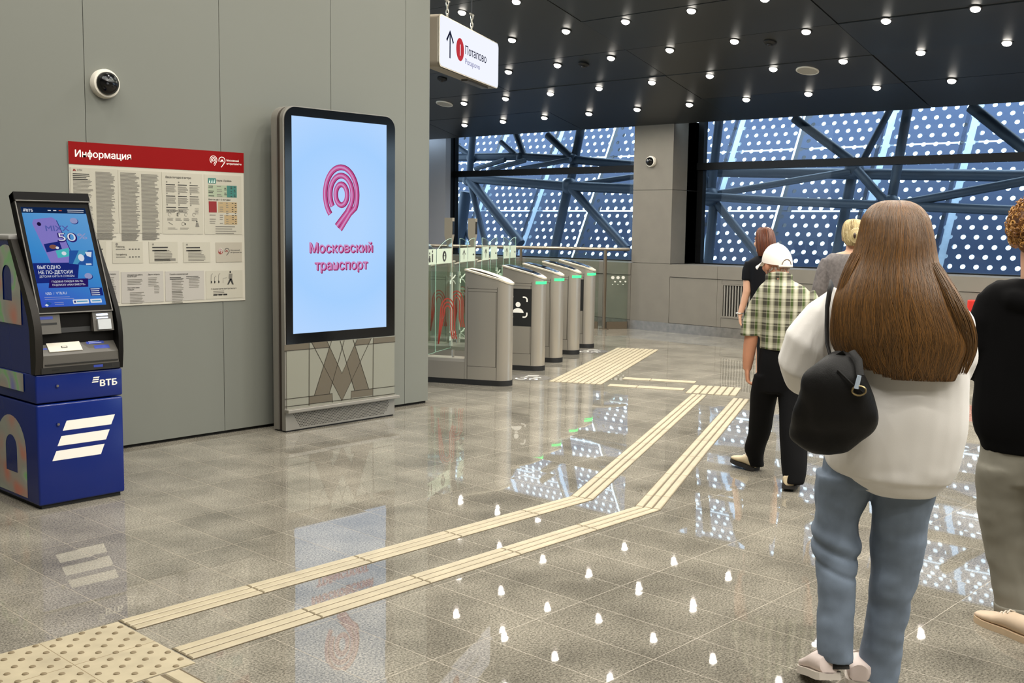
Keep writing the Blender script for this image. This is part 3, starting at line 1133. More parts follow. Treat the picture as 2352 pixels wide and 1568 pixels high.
def screen_mat():
    m = bpy.data.materials.new('lit pale blue screen')
    m.use_nodes = True
    nt = m.node_tree
    nt.nodes.clear()
    L = nt.links.new
    o = N(nt, 'ShaderNodeOutputMaterial')
    e = N(nt, 'ShaderNodeEmission')
    tc = N(nt, 'ShaderNodeTexCoord')
    g = N(nt, 'ShaderNodeVectorMath', operation='DISTANCE')
    L(tc.outputs['Object'], g.inputs[0])
    g.inputs[1].default_value = (0.02, 0, 1.62)
    cr = N(nt, 'ShaderNodeValToRGB')
    cr.color_ramp.elements[0].color = (*lin('b2d6ff'), 1)
    cr.color_ramp.elements[0].position = 0.2
    cr.color_ramp.elements[1].color = (*lin('a6d0ff'), 1)
    cr.color_ramp.elements[1].position = 0.62
    q = cr.color_ramp.elements.new(0.95)
    q.color = (*lin('b5d6ff'), 1)
    L(g.outputs['Value'], cr.inputs[0])
    L(cr.outputs[0], e.inputs[0])
    e.inputs[1].default_value = 1.0
    L(e.outputs[0], o.inputs[0])
    return m


PK = Plane2((SX0, KY - 0.0045, SZ0), UX, UZ)
g = MB()
g.rect(PK, 0, 0, SX1 - SX0, SZ1 - SZ0, 0.0005)
scr = g.build('screen', screen_mat(), KK, fixn=False)
g = MB()


def spx(px, py):
    p = at_Y(px, py, KY - 0.005)
    return p.x - SX0, p.z - SZ0


lcx, lcy = spx(783, 447)
for dx, mi, wd, of in ((0.006, 0, 0.046, 0.001), (0, 1, 0.036, 0.0018), (-0.003, 2, 0.014, 0.0026)):
    R0 = 0.17
    g.stroke(PK, [(lcx + dx + 0.062 * math.cos(t) * .92, lcy + 0.082 * math.sin(t)) for t in [2 * PI * i / 28 for i in range(28)]], wd, of, mi, closed=True)
    for rx, ry, lo, ln, tx, ty in ((0.112, 0.15, 218, 0, 0.74, -0.67), (0.160, 0.215, 226, 0, 0.74, -0.67)):
        pts = [(lcx + dx + rx * math.cos(math.radians(a)), lcy + ry * math.sin(math.radians(a))) for a in [lo + (-28 - lo) * i / 36 for i in range(37)]]
        if rx > 0.13:
            pts += [spx(803, 491), spx(781, 527)]
        else:
            pts += [spx(797, 487), spx(773, 519)]
        pts = [pts[0]] + pts[1:]
        g.stroke(PK, pts, wd, of, mi)
for txt, pxl, pxr, py in (('Московский', 711, 855, 580), ('транспорт', 723, 844, 620)):
    a, y = spx(pxl, py)
    b_, _ = spx(pxr, py)
    for dx, dy, mi, of, bo in ((0.008, -0.006, 0, .001, .03), (0, 0, 1, .0018, .028), (-0.002, 0.003, 2, .0026, 0.004)):
        g.text(PK, txt, a + dx, y + dy, 0.077, b_ - a, of, mi, bold=bo)
g.build('screen_picture', [EM('screen crimson', '8d2a5c'), EM('screen pink', 'c0508f'), EM('screen light pink', 'c98fc0')], scr, fixn=False)
# lower door with the engraved letter
PL = Plane2((KX0, KY - 0.0005, 0), UX, UZ)
g = MB()
g.box(KX0 + 0.012, KX1 - 0.004, KY - 0.003, KY + 0.0025, 0.18, 0.684)
dr = g.build('lower_panel', M('pale steel door', '8d8c7f', 0.38, 0.35), KK)


def dpx(cx, cy):            # crop of the photograph, (600,620) scale 4.02
    p = at_Y(600 + cx / 4.02, 620 + cy / 4.02, KY - 0.003)
    return p.x - KX0, p.z


g = MB()
PD = Plane2((KX0, KY - 0.003, 0), UX, UZ)
M1 = [[(632, 715), (490, 1157), (628, 1140), (745, 733), (628, 715)], [(862, 700), (745, 735), (862, 1110), (992, 1096)]]
fills = [[(632, 712), (745, 955), (862, 697), (992, 1096), (862, 1112), (830, 1020), (745, 1205), (658, 1045), (628, 1140), (488, 1158)],
         [(440, 1165), (657, 1140), (657, 1205), (440, 1235)], [(830, 1118), (1030, 1095), (1030, 1155), (830, 1180)],
         [(213, 693), (443, 672), (443, 730), (213, 748)], [(466, 668), (606, 658), (630, 710), (490, 722)], [(888, 640), (1016, 628), (990, 685), (865, 694)], [(1035, 628), (1235, 612), (1235, 662), (1035, 680)]]
for f in fills:
    g.poly(PD, [dpx(*q) for q in f], .001, 0)
for ln in ([(213, 748), (630, 712)], [(865, 694), (1235, 662)], [(443, 672), (441, 1252)], [(1035, 626), (1030, 1168)], [(466, 668), (745, 1206), (1016, 628)], [(606, 655), (745, 955), (886, 638)],
           [(648, 655), (490, 1157)], [(766, 650), (628, 1140)], [(728, 652), (862, 1112)], [(848, 642), (992, 1096)], [(213, 1194), (657, 1140), (657, 1222)], [(830, 1196), (830, 1118), (1232, 1070)], [(213, 1264), (1232, 1140)]):
    g.stroke(PD, [dpx(*q) for q in ln], .0055, .0018, 1)
g.build('engraved_letter', [M('dark steel inlay', '665e50', 0.38, 0.35), M('engraved line', '2b2519', 0.6)], dr, fixn=False)
g = MB()
g.bbox(KX0 - 0.012, KX1 + 0.012, KY - 0.055, KY + 0.004, 0.157, 0.182, 0.003)
g.build('ledge', m_alu, KK)
g = MB()
g.box(KX0, KX1 - 0.002, KY - 0.002, KY + 0.003, 0.014, 0.156)
gv = g.build('vent_plate', m_alu, KK)
g = MB()
PV = Plane2((KX0, KY - 0.002, 0), UX, UZ)
for rr in range(9):
    for c in range(64):
        x = 0.075 + c * 0.0152 + (rr % 2) * 0.0076
        y = 0.034 + rr * 0.0128
        if x < 0.075 + abs(rr - 8) * 0.0062 or x > 1.045 - (8 - rr) * 0.0005 - max(0, 4 - rr) * 0.012:
            continue
        g.disc(PV, x, y, 0.0052, 0.0048, .0006, 0, 6)
g.build('vent_holes', M('vent hole', '2b2722', 0.8), gv, fixn=False)

# ---- dome cameras
def dome(name, c, n, rb, lab):
    n = Vector(n).normalized()
    a = n.cross(UZ).normalized()
    b_ = UZ
    c = Vector(c)
    t = thing('security_camera', lab, 'camera', c, 0, 'dome security cameras')

    def rg(prof, cap=True):
        g = MB()
        g.rings([[a * (r * math.cos(2 * PI * j / 28)) + b_ * (r * math.sin(2 * PI * j / 28)) + n * h for j in range(28)] for r, h in prof], cap)
        return g
    rg(((rb, 0.0), (rb, 0.035), (rb * .93, 0.05), (rb * .80, 0.052))).build('housing', M('white camera housing', 'd9d4c8', .45), t, smooth=35)
    rg([(rb * .80 * math.cos(th), 0.05 + rb * .72 * math.sin(th)) for th in [PI / 2 * .985 * i / 8 for i in range(9)]]).build('dome', m_blackp, t, smooth=60)
    g = MB()
    for dx, dz in ((-.25, .25), (.2, .35), (.3, -.1)):
        p = a * (rb * dx) + b_ * (rb * dz) + n * (0.05 + rb * .66)
        g.ball(p, rb * .09)
    g.build('lens', M('dark lens', '303237', .2), t, smooth=60)


dome('c', at_Y(238, 193, WY), (0, -1, 0), 0.098, 'white dome camera on the grey wall above the information board')
dome('c', at_X(1497, 371, XW), (-1, 0, 0), 0.085, 'white dome camera on the stone column between the windows')


# ================================================================== TICKET MACHINE (blue self-service terminal)
AX0, AX1, AY0, AY1 = 2.556, 3.064, 5.91, 6.74
AT = thing('cash_machine', 'blue self-service cash machine with a tilted lit screen, white stripes and iridescent side stickers', 'cash machine', (2.81, 6.3, 0), world=True)
m_blue = M('glossy royal blue paint', '06206c', 0.22, spec=0.5)
m_char = M('charcoal plastic', '1e1d1b', 0.42)
m_char2 = M('black plastic shell', '100f0e', 0.5, spec=.15)
m_greyp = M('grey plastic', '53504b', 0.42)
g = MB()
g.box(AX0 + 0.02, AX1 - 0.02, AY0 + 0.02, AY1 - 0.02, 0, 0.03)
g.build('plinth', M('black foot', '0a0a0a', .6), AT)
g = MB()
g.bbox(AX0, AX1, AY0, AY1, 0.022, 0.594, 0.012, seg=3)
lo = g.build('safe_door', m_blue, AT, smooth=35)
g = MB()
g.bbox(AX0, AX1, AY0, AY1, 0.601, 0.762, 0.01, seg=3)
up = g.build('upper_door', m_blue, AT, smooth=35)
# tall rear body in blue
g = MB()
g.prism([(5.965, 0.763), (AY1, 0.763), (AY1, 1.50), (6.225, 1.50), (6.01, 1.13), (5.965, 1.0)], 'x', AX0 + 0.004, AX1 - 0.004)
g.build('body', m_blue, AT)
g = MB()
g.bbox(AX0 - 0.003, AX1 + 0.002, 6.19, AY1, 1.501, 1.528, 0.006)
g.build('top_cap', M('pale grey metal', '9b9a97', .5), AT, smooth=35)
# curved black side fins
for nm, a, b_ in (('side_fin', AX0 - 0.002, AX0 + 0.04), ('side_fin', AX1 - 0.026, AX1 + 0.002)):
    g = MB()
    prof = [(5.905, 0.764), (5.892, 0.86), (5.892, 0.95), (5.902, 1.03), (5.93, 1.11), (5.99, 1.22), (6.165, 1.505), (6.21, 1.505), (6.04, 1.20), (5.985, 1.08), (5.965, 1.0), (5.96, 0.764)]
    g.prism(prof, 'x', a, b_)
    g.build(nm, m_char2 if a > 2.8 else M('dark grey fin', '24211d', .5, .0, .2), AT, smooth=40)
# screen housing: a plate leaning back
sb, stp = Vector((0, 5.935, 1.095)), Vector((0, 6.215, 1.768))
SV = (stp - sb).normalized()
sl = (stp - sb).length
HX0, HX1 = 2.592, 3.030
PS = Plane2((HX0, sb.y, sb.z), UX, SV)
SN = PS.n


def slab(g, pl, x0, y0, x1, y1, d0, d1, mi=None):
    v = [pl.P(x, y, d) for d in (d0, d1) for y in (y0, y1) for x in (x0, x1)]
    return g.add(v, [(0, 2, 3, 1), (4, 5, 7, 6), (0, 1, 5, 4), (2, 6, 7, 3), (0, 4, 6, 2), (1, 3, 7, 5)], mi)


g = MB()
slab(g, PS, 0, 0, HX1 - HX0, sl, -0.05, 0.0)
slab(g, PS, 0, sl - 0.052, HX1 - HX0, sl, -0.05, 0.012)
sh_ = g.build('screen_housing', M('matte black screen surround', '0a0909', .5, spec=.08), AT)
g = MB()
slab(g, PS, 0.004, sl - 0.056, HX1 - HX0 - 0.004, sl - 0.050, 0.0, 0.014)
slab(g, PS, 0.004, 0.0, HX1 - HX0 - 0.004, 0.006, 0.0, 0.008)
for x in (0.002, HX1 - HX0 - 0.008):
    slab(g, PS, x, 0.0, x + 0.006, sl - 0.05, 0.0, 0.006)
g.build('bezel_trim', m_greyp, sh_)
WS, HS = 0.375, 0.600
PSC = Plane2(PS.P(0.030, 0.040, 0.0005), UX, SV)
rr = random.Random(3)


def grad_screen(name, c0, c1, c2):
    m = bpy.data.materials.new(name)
    m.use_nodes = True
    nt = m.node_tree
    nt.nodes.clear()
    L = nt.links.new
    o = N(nt, 'ShaderNodeOutputMaterial')
    e = N(nt, 'ShaderNodeEmission')
    tc = N(nt, 'ShaderNodeTexCoord')
    sp = N(nt, 'ShaderNodeSeparateXYZ')
    L(tc.outputs['Generated'], sp.inputs[0])
    cr = N(nt, 'ShaderNodeValToRGB')
    cr.color_ramp.elements[0].color = (*lin(c0), 1)
    cr.color_ramp.elements[1].color = (*lin(c2), 1)
    q = cr.color_ramp.elements.new(0.45)
    q.color = (*lin(c1), 1)
    L(math_node(nt, 'ADD', math_node(nt, 'MULTIPLY', sp.outputs[2], 0.75), math_node(nt, 'MULTIPLY', sp.outputs[0], 0.25)), cr.inputs[0])
    L(cr.outputs[0], e.inputs[0])
    e.inputs[1].default_value = 0.85
    L(e.outputs[0], o.inputs[0])
    return m


g = MB()
g.rect(PSC, 0, 0, WS, HS, 0.0005)
asc = g.build('screen', grad_screen('cash machine screen', '3a4fc4', '3f8ed2', '6aa6dc'), AT, fixn=False)
g = MB()
K = lambda a: PSC
g.rect(PSC, 0, HS - 0.035, WS, HS, .001, 0)
for i in range(3):
    g.poly(PSC, [(0.008 + .002 * i, HS - .026 + .006 * i), (0.022 + .002 * i, HS - .026 + .006 * i), (0.024 + .002 * i, HS - .022 + .006 * i), (0.010 + .002 * i, HS - .022 + .006 * i)], .0015, 1)
g.text(PSC, 'ВТБ', 0.028, HS - .027, .015, .036, .0015, 1, bold=.03)
for i, c in enumerate((1, 1, 7)):
    g.rect(PSC, .15 + .032 * i, HS - .021, .168 + .032 * i, HS - .015, .0015, c)
bars(g, PSC, .265, .365, HS - .012, 2, .011, 1, .4, .1, .0015)
# phone
ph = [(0.045, 0.500), (0.055, 0.525), (0.165, 0.540), (0.185, 0.525), (0.245, 0.275), (0.225, 0.255), (0.105, 0.255)]
g.poly(PSC, [(a + .006, b - .006) for a, b in ph], .0012, 6)
g.poly(PSC, ph, .0015, 2)
g.disc(PSC, .083, .497, .012, None, .002, 3, 16)
g.text(PSC, 'MIXX', .115, .455, .034, .135, .003, 4, bold=.02)
g.text(PSC, '50', .172, .388, .058, .112, .003, 5, bold=.03)
g.text(PSC, '50', .176, .394, .050, .102, .0035, 1, bold=-.005)
g.text(PSC, '%', .292, .405, .036, .055, .003, 8, bold=.01)
g.poly(PSC, [(.085, .375), (.178, .392), (.184, .345), (.092, .325)], .003, 6)
g.disc(PSC, .135, .358, .022, .013, .0035, 9, 14)
g.disc(PSC, .158, .352, .010, .008, .0037, 1, 12)
g.poly(PSC, [(.145, .335), (.225, .352), (.218, .300), (.150, .290)], .0028, 10)
g.disc(PSC, .19, .318, .014, .012, .0032, 1, 12)
g.poly(PSC, [(.225, .335), (.365, .335), (.345, .238), (.205, .255)], .0034, 11)
g.poly(PSC, [(.28, .335), (.335, .335), (.255, .25), (.228, .253)], .0037, 12)
g.disc(PSC, .285, .29, .018, .022, .004, 1, 16)
g.poly(PSC, [(.315, .325), (.355, .325), (.345, .292), (.322, .300)], .004, 1)
g.rect(PSC, .305, .245, .338, .254, .004, 1)
for x, y in ((.29, .52), (.305, .118 + .06)):
    g.disc(PSC, x + .003, y - .003, .024, .019, .0012, 6, 20)
    g.disc(PSC, x, y, .023, .018, .0016, 8, 20)
g.poly(PSC, [(0, .262), (.268, .262), (.240, .165), (.176, .165), (.17, .142), (0, .142)], .002, 6)
g.text(PSC, 'ВЫГОДНО', .022, .226, .020, .130, .003, 1, bold=.02)
g.text(PSC, 'НЕ ПО-ДЕТСКИ', .022, .196, .020, .195, .003, 1, bold=.02)
g.text(PSC, 'ДЕТСКАЯ КАРТА И СТИКЕРЫ', .022, .175, .012, .200, .003, 1)
g.poly(PSC, [(.075, .163), (.300, .163), (.290, .112), (.060, .112)], .0026, 13)
g.text(PSC, 'ГОДОВАЯ СКИДКА 50% НА', .085, .143, .011, .180, .0035, 1, bold=.01)
g.text(PSC, 'ПОДПИСКУ «MIXX ВМЕСТЕ»', .085, .123, .011, .190, .0035, 1, bold=.01)
g.text(PSC, '1000  /  VTB.RU', .036, .072, .015, .120, .003, 1)
bars(g, PSC, .025, .20, .058, 2, .011, 8, .3, .2, .003)
g.rect(PSC, .295, .056, .37, .105, .002, 6)
bars(g, PSC, .30, .365, .100, 4, .012, 1, .35, .3, .003)
g.poly(PSC, [(.02, .018), (.038, .034), (.060, .022), (.042, .008)], .002, 11)
g.poly(PSC, [(.018, .012), (.030, .020), (.040, .010), (.03, .004)], .0025, 1)
bars(g, PSC, .075, .13, .026, 2, .011, 8, .3, .2, .003)
g.rrect(PSC, .182, .012, .275, .038, .004, .002, 1)
g.rrect(PSC, .285, .014, .352, .038, .004, .002, 1)
g.rect(PSC, .188, .019, .198, .031, .003, 6)
bars(g, PSC, .203, .268, .029, 1, .014, 12, .5, .05, .003)
bars(g, PSC, .293, .345, .029, 1, .014, 12, .5, .05, .003)
ecol = ['12284f', 'e6ebf4', '8a7fce', '1b1440', '5a63b0', '2f2070', '1d2c7c', 'd2603a', '9aa0cf', '8b5c4c', '4ec0c6', '2a5ba8', '4f9ec8', '2a1a66']
g.build('screen_picture', [EM('scr ' + c, c, 0.8) for c in ecol], asc, fixn=False)
# recess with the reader and slots
g = MB()
g.prism([(5.957, 0.765), (6.02, 0.765), (6.02, 1.10), (5.957, 1.10)], 'x', HX0 - 0.01, HX1 + 0.012)
g.build('recess', m_char2, AT)
g = MB()
g.prism([(5.925, 0.985), (5.99, 0.985), (5.99, 1.092), (5.945, 1.092)], 'x', HX0 + 0.003, HX0 + 0.125)
rd = g.build('slot_unit', m_greyp, AT)
PR = Plane2((HX0, 5.925 + (0.02 * 0), 0.985), UX, Vector((0, 0.02, 0.107)))
g = MB()
g.rect(PR, .012, .050, .105, .062, .001, 0)
g.rect(PR, .008, .082, .085, .098, .001, 1)
g.build('slot', [M('slot black', '060606', .6), M('blue label', '2b3f9a', .5)], rd, fixn=False)
g = MB()
g.prism([(5.918, 0.985), (5.99, 0.985), (5.99, 1.095), (5.94, 1.095)], 'x', HX1 - 0.125, HX1 - 0.005)
cr_ = g.build('card_reader', m_greyp, AT)
PR = Plane2((HX1 - 0.125, 5.918, 0.985), UX, Vector((0, 0.022, 0.11)))
g = MB()
slab(g, PR, .022, .008, .100, .066, 0, .014)
g.build('reader_mouth', M('clear plastic', 'b9bdc0', .15), cr_)
g = MB()
g.rrect(PR, .022, .088, .092, .100, .004, .001)
g.rrect(PR, .022, .072, .092, .080, .003, .001)
g.build('reader_light', EM('reader lamp', 'd9e6ff', 2.5), cr_, fixn=False)
g = MB()
g.prism([(5.95, 0.985), (5.985, 0.985), (5.985, 1.085), (5.975, 1.085)], 'x', HX0 + 0.13, HX1 - 0.13)
g.build('cash_slot', M('slot black', '060606', .6), AT)
# desk with the keypad cover
g = MB()
g.prism([(5.898, 0.800), (5.90, 0.866), (5.985, 0.950), (5.985, 0.80)], 'x', AX0 + 0.04, AX1 - 0.026)
dk = g.build('desk', m_greyp, AT)
DV = Vector((0, 0.085, 0.084))
PDK = Plane2((AX0 + 0.04, 5.90, 0.866), UX, DV)
g = MB()
slab(g, PDK, .045, .022, .235, .085, 0, .006)
g.build('keypad_cover', M('cream metal plate', 'cfc9ba', .45), dk)
g = MB()
g.rect(PDK, .120, .045, .155, .058, .0068, 1)
g.rect(PDK, .125, .048, .150, .055, .0072, 3)
g.rect(PDK, .275, .062, .38, .105, .001, 0)
g.rect(PDK, .31, .025, .40, .050, .001, 0)
g.rect(PDK, .002, .045, .042, .055, .001, 0)
bars(g, PDK, .29, .37, .095, 3, .012, 2, .3, .4, .0016)
g.build('desk_labels', [M('blue label', '2b3f9a', .5), m_ink, M('pale print', 'bfc6e6', .5), M('cream metal plate', 'cfc9ba', .45)], dk, fixn=False)
g = MB()
g.box(AX0 + 0.03, AX1 - 0.02, 5.899, 5.97, 0.766, 0.800)
g.box(AX0 + 0.05, AX1 - 0.03, 5.893, 5.90, 0.812, 0.818)
g.build('lower_lip', m_char, AT)
PF = Plane2((AX0, 5.899, 0.766), UX, UZ)
g = MB()
g.rect(PF, .33, .014, .385, .028, .001, 1)
g.rect(PF, .39, .012, .44, .028, .001, 0)
g.rect(PF, .09, .014, .13, .022, .001, 0)
g.build('lip_slots', [M('slot black', '060606', .6), M('blue label', '2b3f9a', .5)], AT, fixn=False)
# writing and locks on the front
PA = Plane2((AX0, AY0, 0), UX, UZ)


def apx(cx, cy):           # crop of the photograph (0,720) scale 3.336
    p = at_Y(cx / 3.336, 720 + cy / 3.336, AY0)
    return p.x - AX0, p.z


g = MB()
for y in (0, 118, 233):
    dx = -40 * y / 118
    g.poly(PA, [apx(480 + dx, 897 + y - (0 if y < 200 else 0)), apx(510 + dx, 820 + y), apx(880 + dx, 770 + y * .97), apx(852 + dx, 847 + y * .98)], .001)
g.build('white_stripes', m_white, lo, fixn=False)
g = MB()
for k in range(3):
    g.poly(PA, [apx(703 + 4 * k, 530 - 17 * k), apx(750 + 4 * k, 525 - 17 * k), apx(755 + 4 * k, 515 - 17 * k), apx(708 + 4 * k, 520 - 17 * k)], .001)
a, y = apx(768, 555)
b_, _ = apx(895, 540)
g.text(PA, 'ВТБ', a, y, .036, b_ - a, .001, None, bold=.035)
g.build('bank_lettering', m_white, up, fixn=False)
for par, q in ((up, (438, 553)), (lo, (445, 847))):
    x, z = apx(*q)
    g = MB()
    g.cyl((AX0 + x, AY0 + 0.001, z), 0.011, 0.007, 20, (0, -1, 0), 0)
    g.cyl((AX0 + x, AY0 - 0.005, z), 0.007, 0.003, 16, (0, -1, 0), 1)
    g.build('lock', [m_blue, M('lock steel', '9a968e', .3, .9)], par, smooth=40)


def irid():
    m = bpy.data.materials.new('iridescent foil')
    m.use_nodes = True
    nt = m.node_tree
    L = nt.links.new
    b = nt.nodes['Principled BSDF']
    tc = N(nt, 'ShaderNodeTexCoord')
    n = N(nt, 'ShaderNodeTexNoise')
    n.inputs['Scale'].default_value = 4.5
    n.inputs['Detail'].default_value = 1
    L(tc.outputs['Object'], n.inputs['Vector'])
    cr = N(nt, 'ShaderNodeValToRGB')
    els = cr.color_ramp.elements
    els[0].position, els[1].position = 0.3, 0.72
    els[0].color = (*lin('d98a76'), 1)
    els[1].color = (*lin('8a8ad0'), 1)
    for p, c in ((0.40, 'b7a79c'), (0.48, 'aaaca2'), (0.55, 'b4b8ac'), (0.60, '8fcf8a'), (0.65, 'a8b4a8')):
        e = els.new(p)
        e.color = (*lin(c), 1)
    L(n.outputs['Fac'], cr.inputs[0])
    L(cr.outputs[0], b.inputs['Base Color'])
    b.inputs['Metallic'].default_value = 0.1
    b.inputs['Roughness'].default_value = 0.22
    return m


PSD = Plane2((AX0, AY1, 0), Vector((0, -1, 0)), UZ)   # left side, seen from -X


def sidepx(cx, cy):        # crop of the photograph (0,480) scale 2.208
    p = at_X(cx / 2.208, 480 + cy / 2.208, AX0)
    return AY1 - p.y, p.z


def arch(g, outer, inner, off):
    n = min(len(outer), len(inner))
    v = [PSD.P(a, b, off) for a, b in outer] + [PSD.P(a, b, off) for a, b in inner]
    m_ = len(outer)
    return g.add(v, [(i, i + 1, m_ + i + 1, m_ + i) for i in range(m_ - 1)])


def arch_pts(x0, x1, y0, yt, n=16):
    r = (x1 - x0) / 2
    return [(x0, y0)] + [(x0 + r - r * math.cos(PI * i / n), yt - r + r * math.sin(PI * i / n) * 1.0) for i in range(n + 1)] + [(x1, y0)]


g = MB()
rx0, zb = sidepx(143, 1478)
_, zt = sidepx(50, 1050)
ix1, iz0 = sidepx(95, 1348)
ix0, izt = sidepx(25, 1172)
wo = 0.40
o_ = arch_pts(rx0 - wo, rx0, 0.045, 0.50)
i_ = arch_pts(rx0 - wo + 0.125, rx0 - 0.125, 0.17, 0.385)
arch(g, o_, i_, .0012)
g.poly(PSD, [(o_[0][0], o_[0][1]), (o_[-1][0], o_[-1][1]), (i_[-1][0], i_[-1][1]), (i_[0][0], i_[0][1])], .0012)
g.build('side_sticker', irid(), lo, fixn=False)
g = MB()
x1, _ = sidepx(122, 850)
g.rect(PSD, x1 - .42, .655, x1, .762 - .004, .0055)
g.build('side_sticker', irid(), up, fixn=False)
g = MB()
x1, _ = sidepx(110, 560)
o_ = arch_pts(x1 - .36, x1 - 0.005, 1.03, 1.475)
i_ = arch_pts(x1 - .36 + .12, x1 - .12, 1.16, 1.36)
arch(g, o_, i_, .0005)
g.poly(PSD, [(o_[0][0], o_[0][1]), (o_[-1][0], o_[-1][1]), (i_[-1][0], i_[-1][1]), (i_[0][0], i_[0][1])], .0005)
g.build('side_sticker', irid(), AT, fixn=False)


# ================================================================== HANGING SIGN
RA = math.radians(25.0)
RU = Vector((math.cos(RA), math.sin(RA), 0))          # along the row of gates
RV = Vector((-math.sin(RA), math.cos(RA), 0))         # direction of passage
sg0 = Vector((7.43, 7.84, 3.165))
SGW, SGH, SGD = 1.83, 0.505, 0.16
SG = thing('hanging_sign', 'white illuminated sign box with an arrow and red number one, hung over the ticket gates', 'sign', sg0, RA)
g = MB()
prof = rrect_pts(0, 0, SGW, SGH, 0.06, 6)
g.prism(prof, 'y', 0.004, SGD)
g.build('sign_box', M('sign box grey', '8f8473', .45), SG, smooth=35)
g = MB()
g.rings([[(x, 0.0, z) for x, z in rrect_pts(0, 0, SGW, SGH, 0.06, 6)], [(x, 0.02, z) for x, z in rrect_pts(0, 0, SGW, SGH, 0.06, 6)], [(x, 0.02, z) for x, z in rrect_pts(0.012, 0.012, SGW - .012, SGH - .012, 0.05, 6)], [(x, -0.002, z) for x, z in rrect_pts(0.012, 0.012, SGW - .012, SGH - .012, 0.05, 6)], [(x, 0.0, z) for x, z in rrect_pts(0, 0, SGW, SGH, 0.06, 6)]], False)
g.build('rim', M('cream rim', 'cfc8b6', .4), SG)
PG = Plane2((0, 0.0, 0), UX, UZ)
g = MB()
g.poly(PG, rrect_pts(0.01, 0.01, SGW - .01, SGH - .01, 0.05, 6), 0.003)
fc = g.build('lit_face', EM('lit sign white', 'eef1ff', 1.05), SG, fixn=False)
g = MB()
ax = 0.285
g.stroke(PG, [(ax, .115), (ax, .365)], .030, .004, 0)
g.stroke(PG, [(ax - .095, .275), (ax, .375), (ax + .095, .275)], .032, .0042, 0)
g.disc(PG, .575, .245, .115, None, .004, 1, 32)
g.text(PG, '1', .575, .185, .115, None, .005, 2, bold=.012, align='CENTER')
g.text(PG, 'Потапово', .73, .225, .088, .67, .004, 0, bold=.012)
g.text(PG, 'Potapovo', .73, .125, .060, .46, .004, 3, bold=.006)
g.build('sign_lettering', [EM('sign ink', '1c2038', .8), EM('sign red', 'c63a42', .9), EM('sign white', 'f4f4ff', 1.0), EM('sign grey ink', '8b8cb4', .9)], fc, fixn=False)
g = MB()
g.box(0.95, 1.62, 0.05, 0.12, -0.022, 0.0)
g.build('under_rail', m_greyp, SG)
for x in (.42, 1.15):
    g = MB()
    zc = CZ((sg0 + RU * x).x) - sg0.z
    g.tube([(x, .08, SGH - .002), (x, .08, SGH + .02)], .035, 12)
    for k in range(4):
        z = SGH + .02 + k * .042
        q = [(x + (.013 * math.cos(t) if k % 2 == 0 else 0), .08 + (.013 * math.cos(t) if k % 2 else 0), z + .026 + .03 * math.sin(t)) for t in [2 * PI * i / 12 for i in range(13)]]
        g.tube(q, .0055, 6)
    g.tube([(x - .055, .08, SGH + .20), (x + .055, .08, SGH + .20)], .010, 8)
    g.build('chain', M('bright steel', 'c9c4b8', .3, .7), SG, smooth=60)
    g = MB()
    g.tube([(x, .08, SGH + .20), (x, .08, zc + .02)], .005, 6)
    g.build('suspension_rod', M('black rod', '141414', .5), SG)


# ================================================================== TICKET GATES
m_stl2 = M('satin steel', 'b5afa5', 0.33, 0.75, bump=0.015, bump_scale=40, stretch=(40, 40, 1))
m_gglass = glass_mat('gate glass', 'f6fbf7', 1.5)
m_green = EM('green lamp', (0.06, 1.0, 0.24), 2.2)
m_stick = M('pale green sticker', 'c3cfbb', .5)
m_edge = M('glass edge', 'a5c4b5', .2)
TS = [Vector((8.01, 7.35, 0)), Vector((9.14, 7.89, 0)), Vector((9.87, 8.24, 0)), Vector((10.65, 8.61, 0)), Vector((11.38, 8.95, 0))]
GLAB = ['steel ticket gate nearest the grey wall, joined to a glass side panel', 'steel ticket gate second from the grey wall, with green lamp and black face-scan panel', 'steel ticket gate in the middle of the row, with a green lamp', 'steel ticket gate second from the handrail, with a green lamp', 'steel ticket gate nearest the handrail, with green lamp and black face-scan panel']
HW = 0.115


def top_z(y):               # the lid falls towards the front in a soft curve
    t = min(1, max(0, y / 0.5))
    return 1.04 + 0.135 * (1 - (1 - t) ** 1.6)


def ped_rings(grow=0.0, zf=None, y1=0.47, n=10):
    pts = [(HW + grow, y1)]
    r = HW + grow
    pts = [(r, y1 + grow)] + [(r * math.cos(t), 0.115 + 0.005 - (0.12 + grow) * math.sin(t)) for t in [PI * i / (2 * n) for i in range(2 * n + 1)]] + [(-r, y1 + grow)]
    return pts


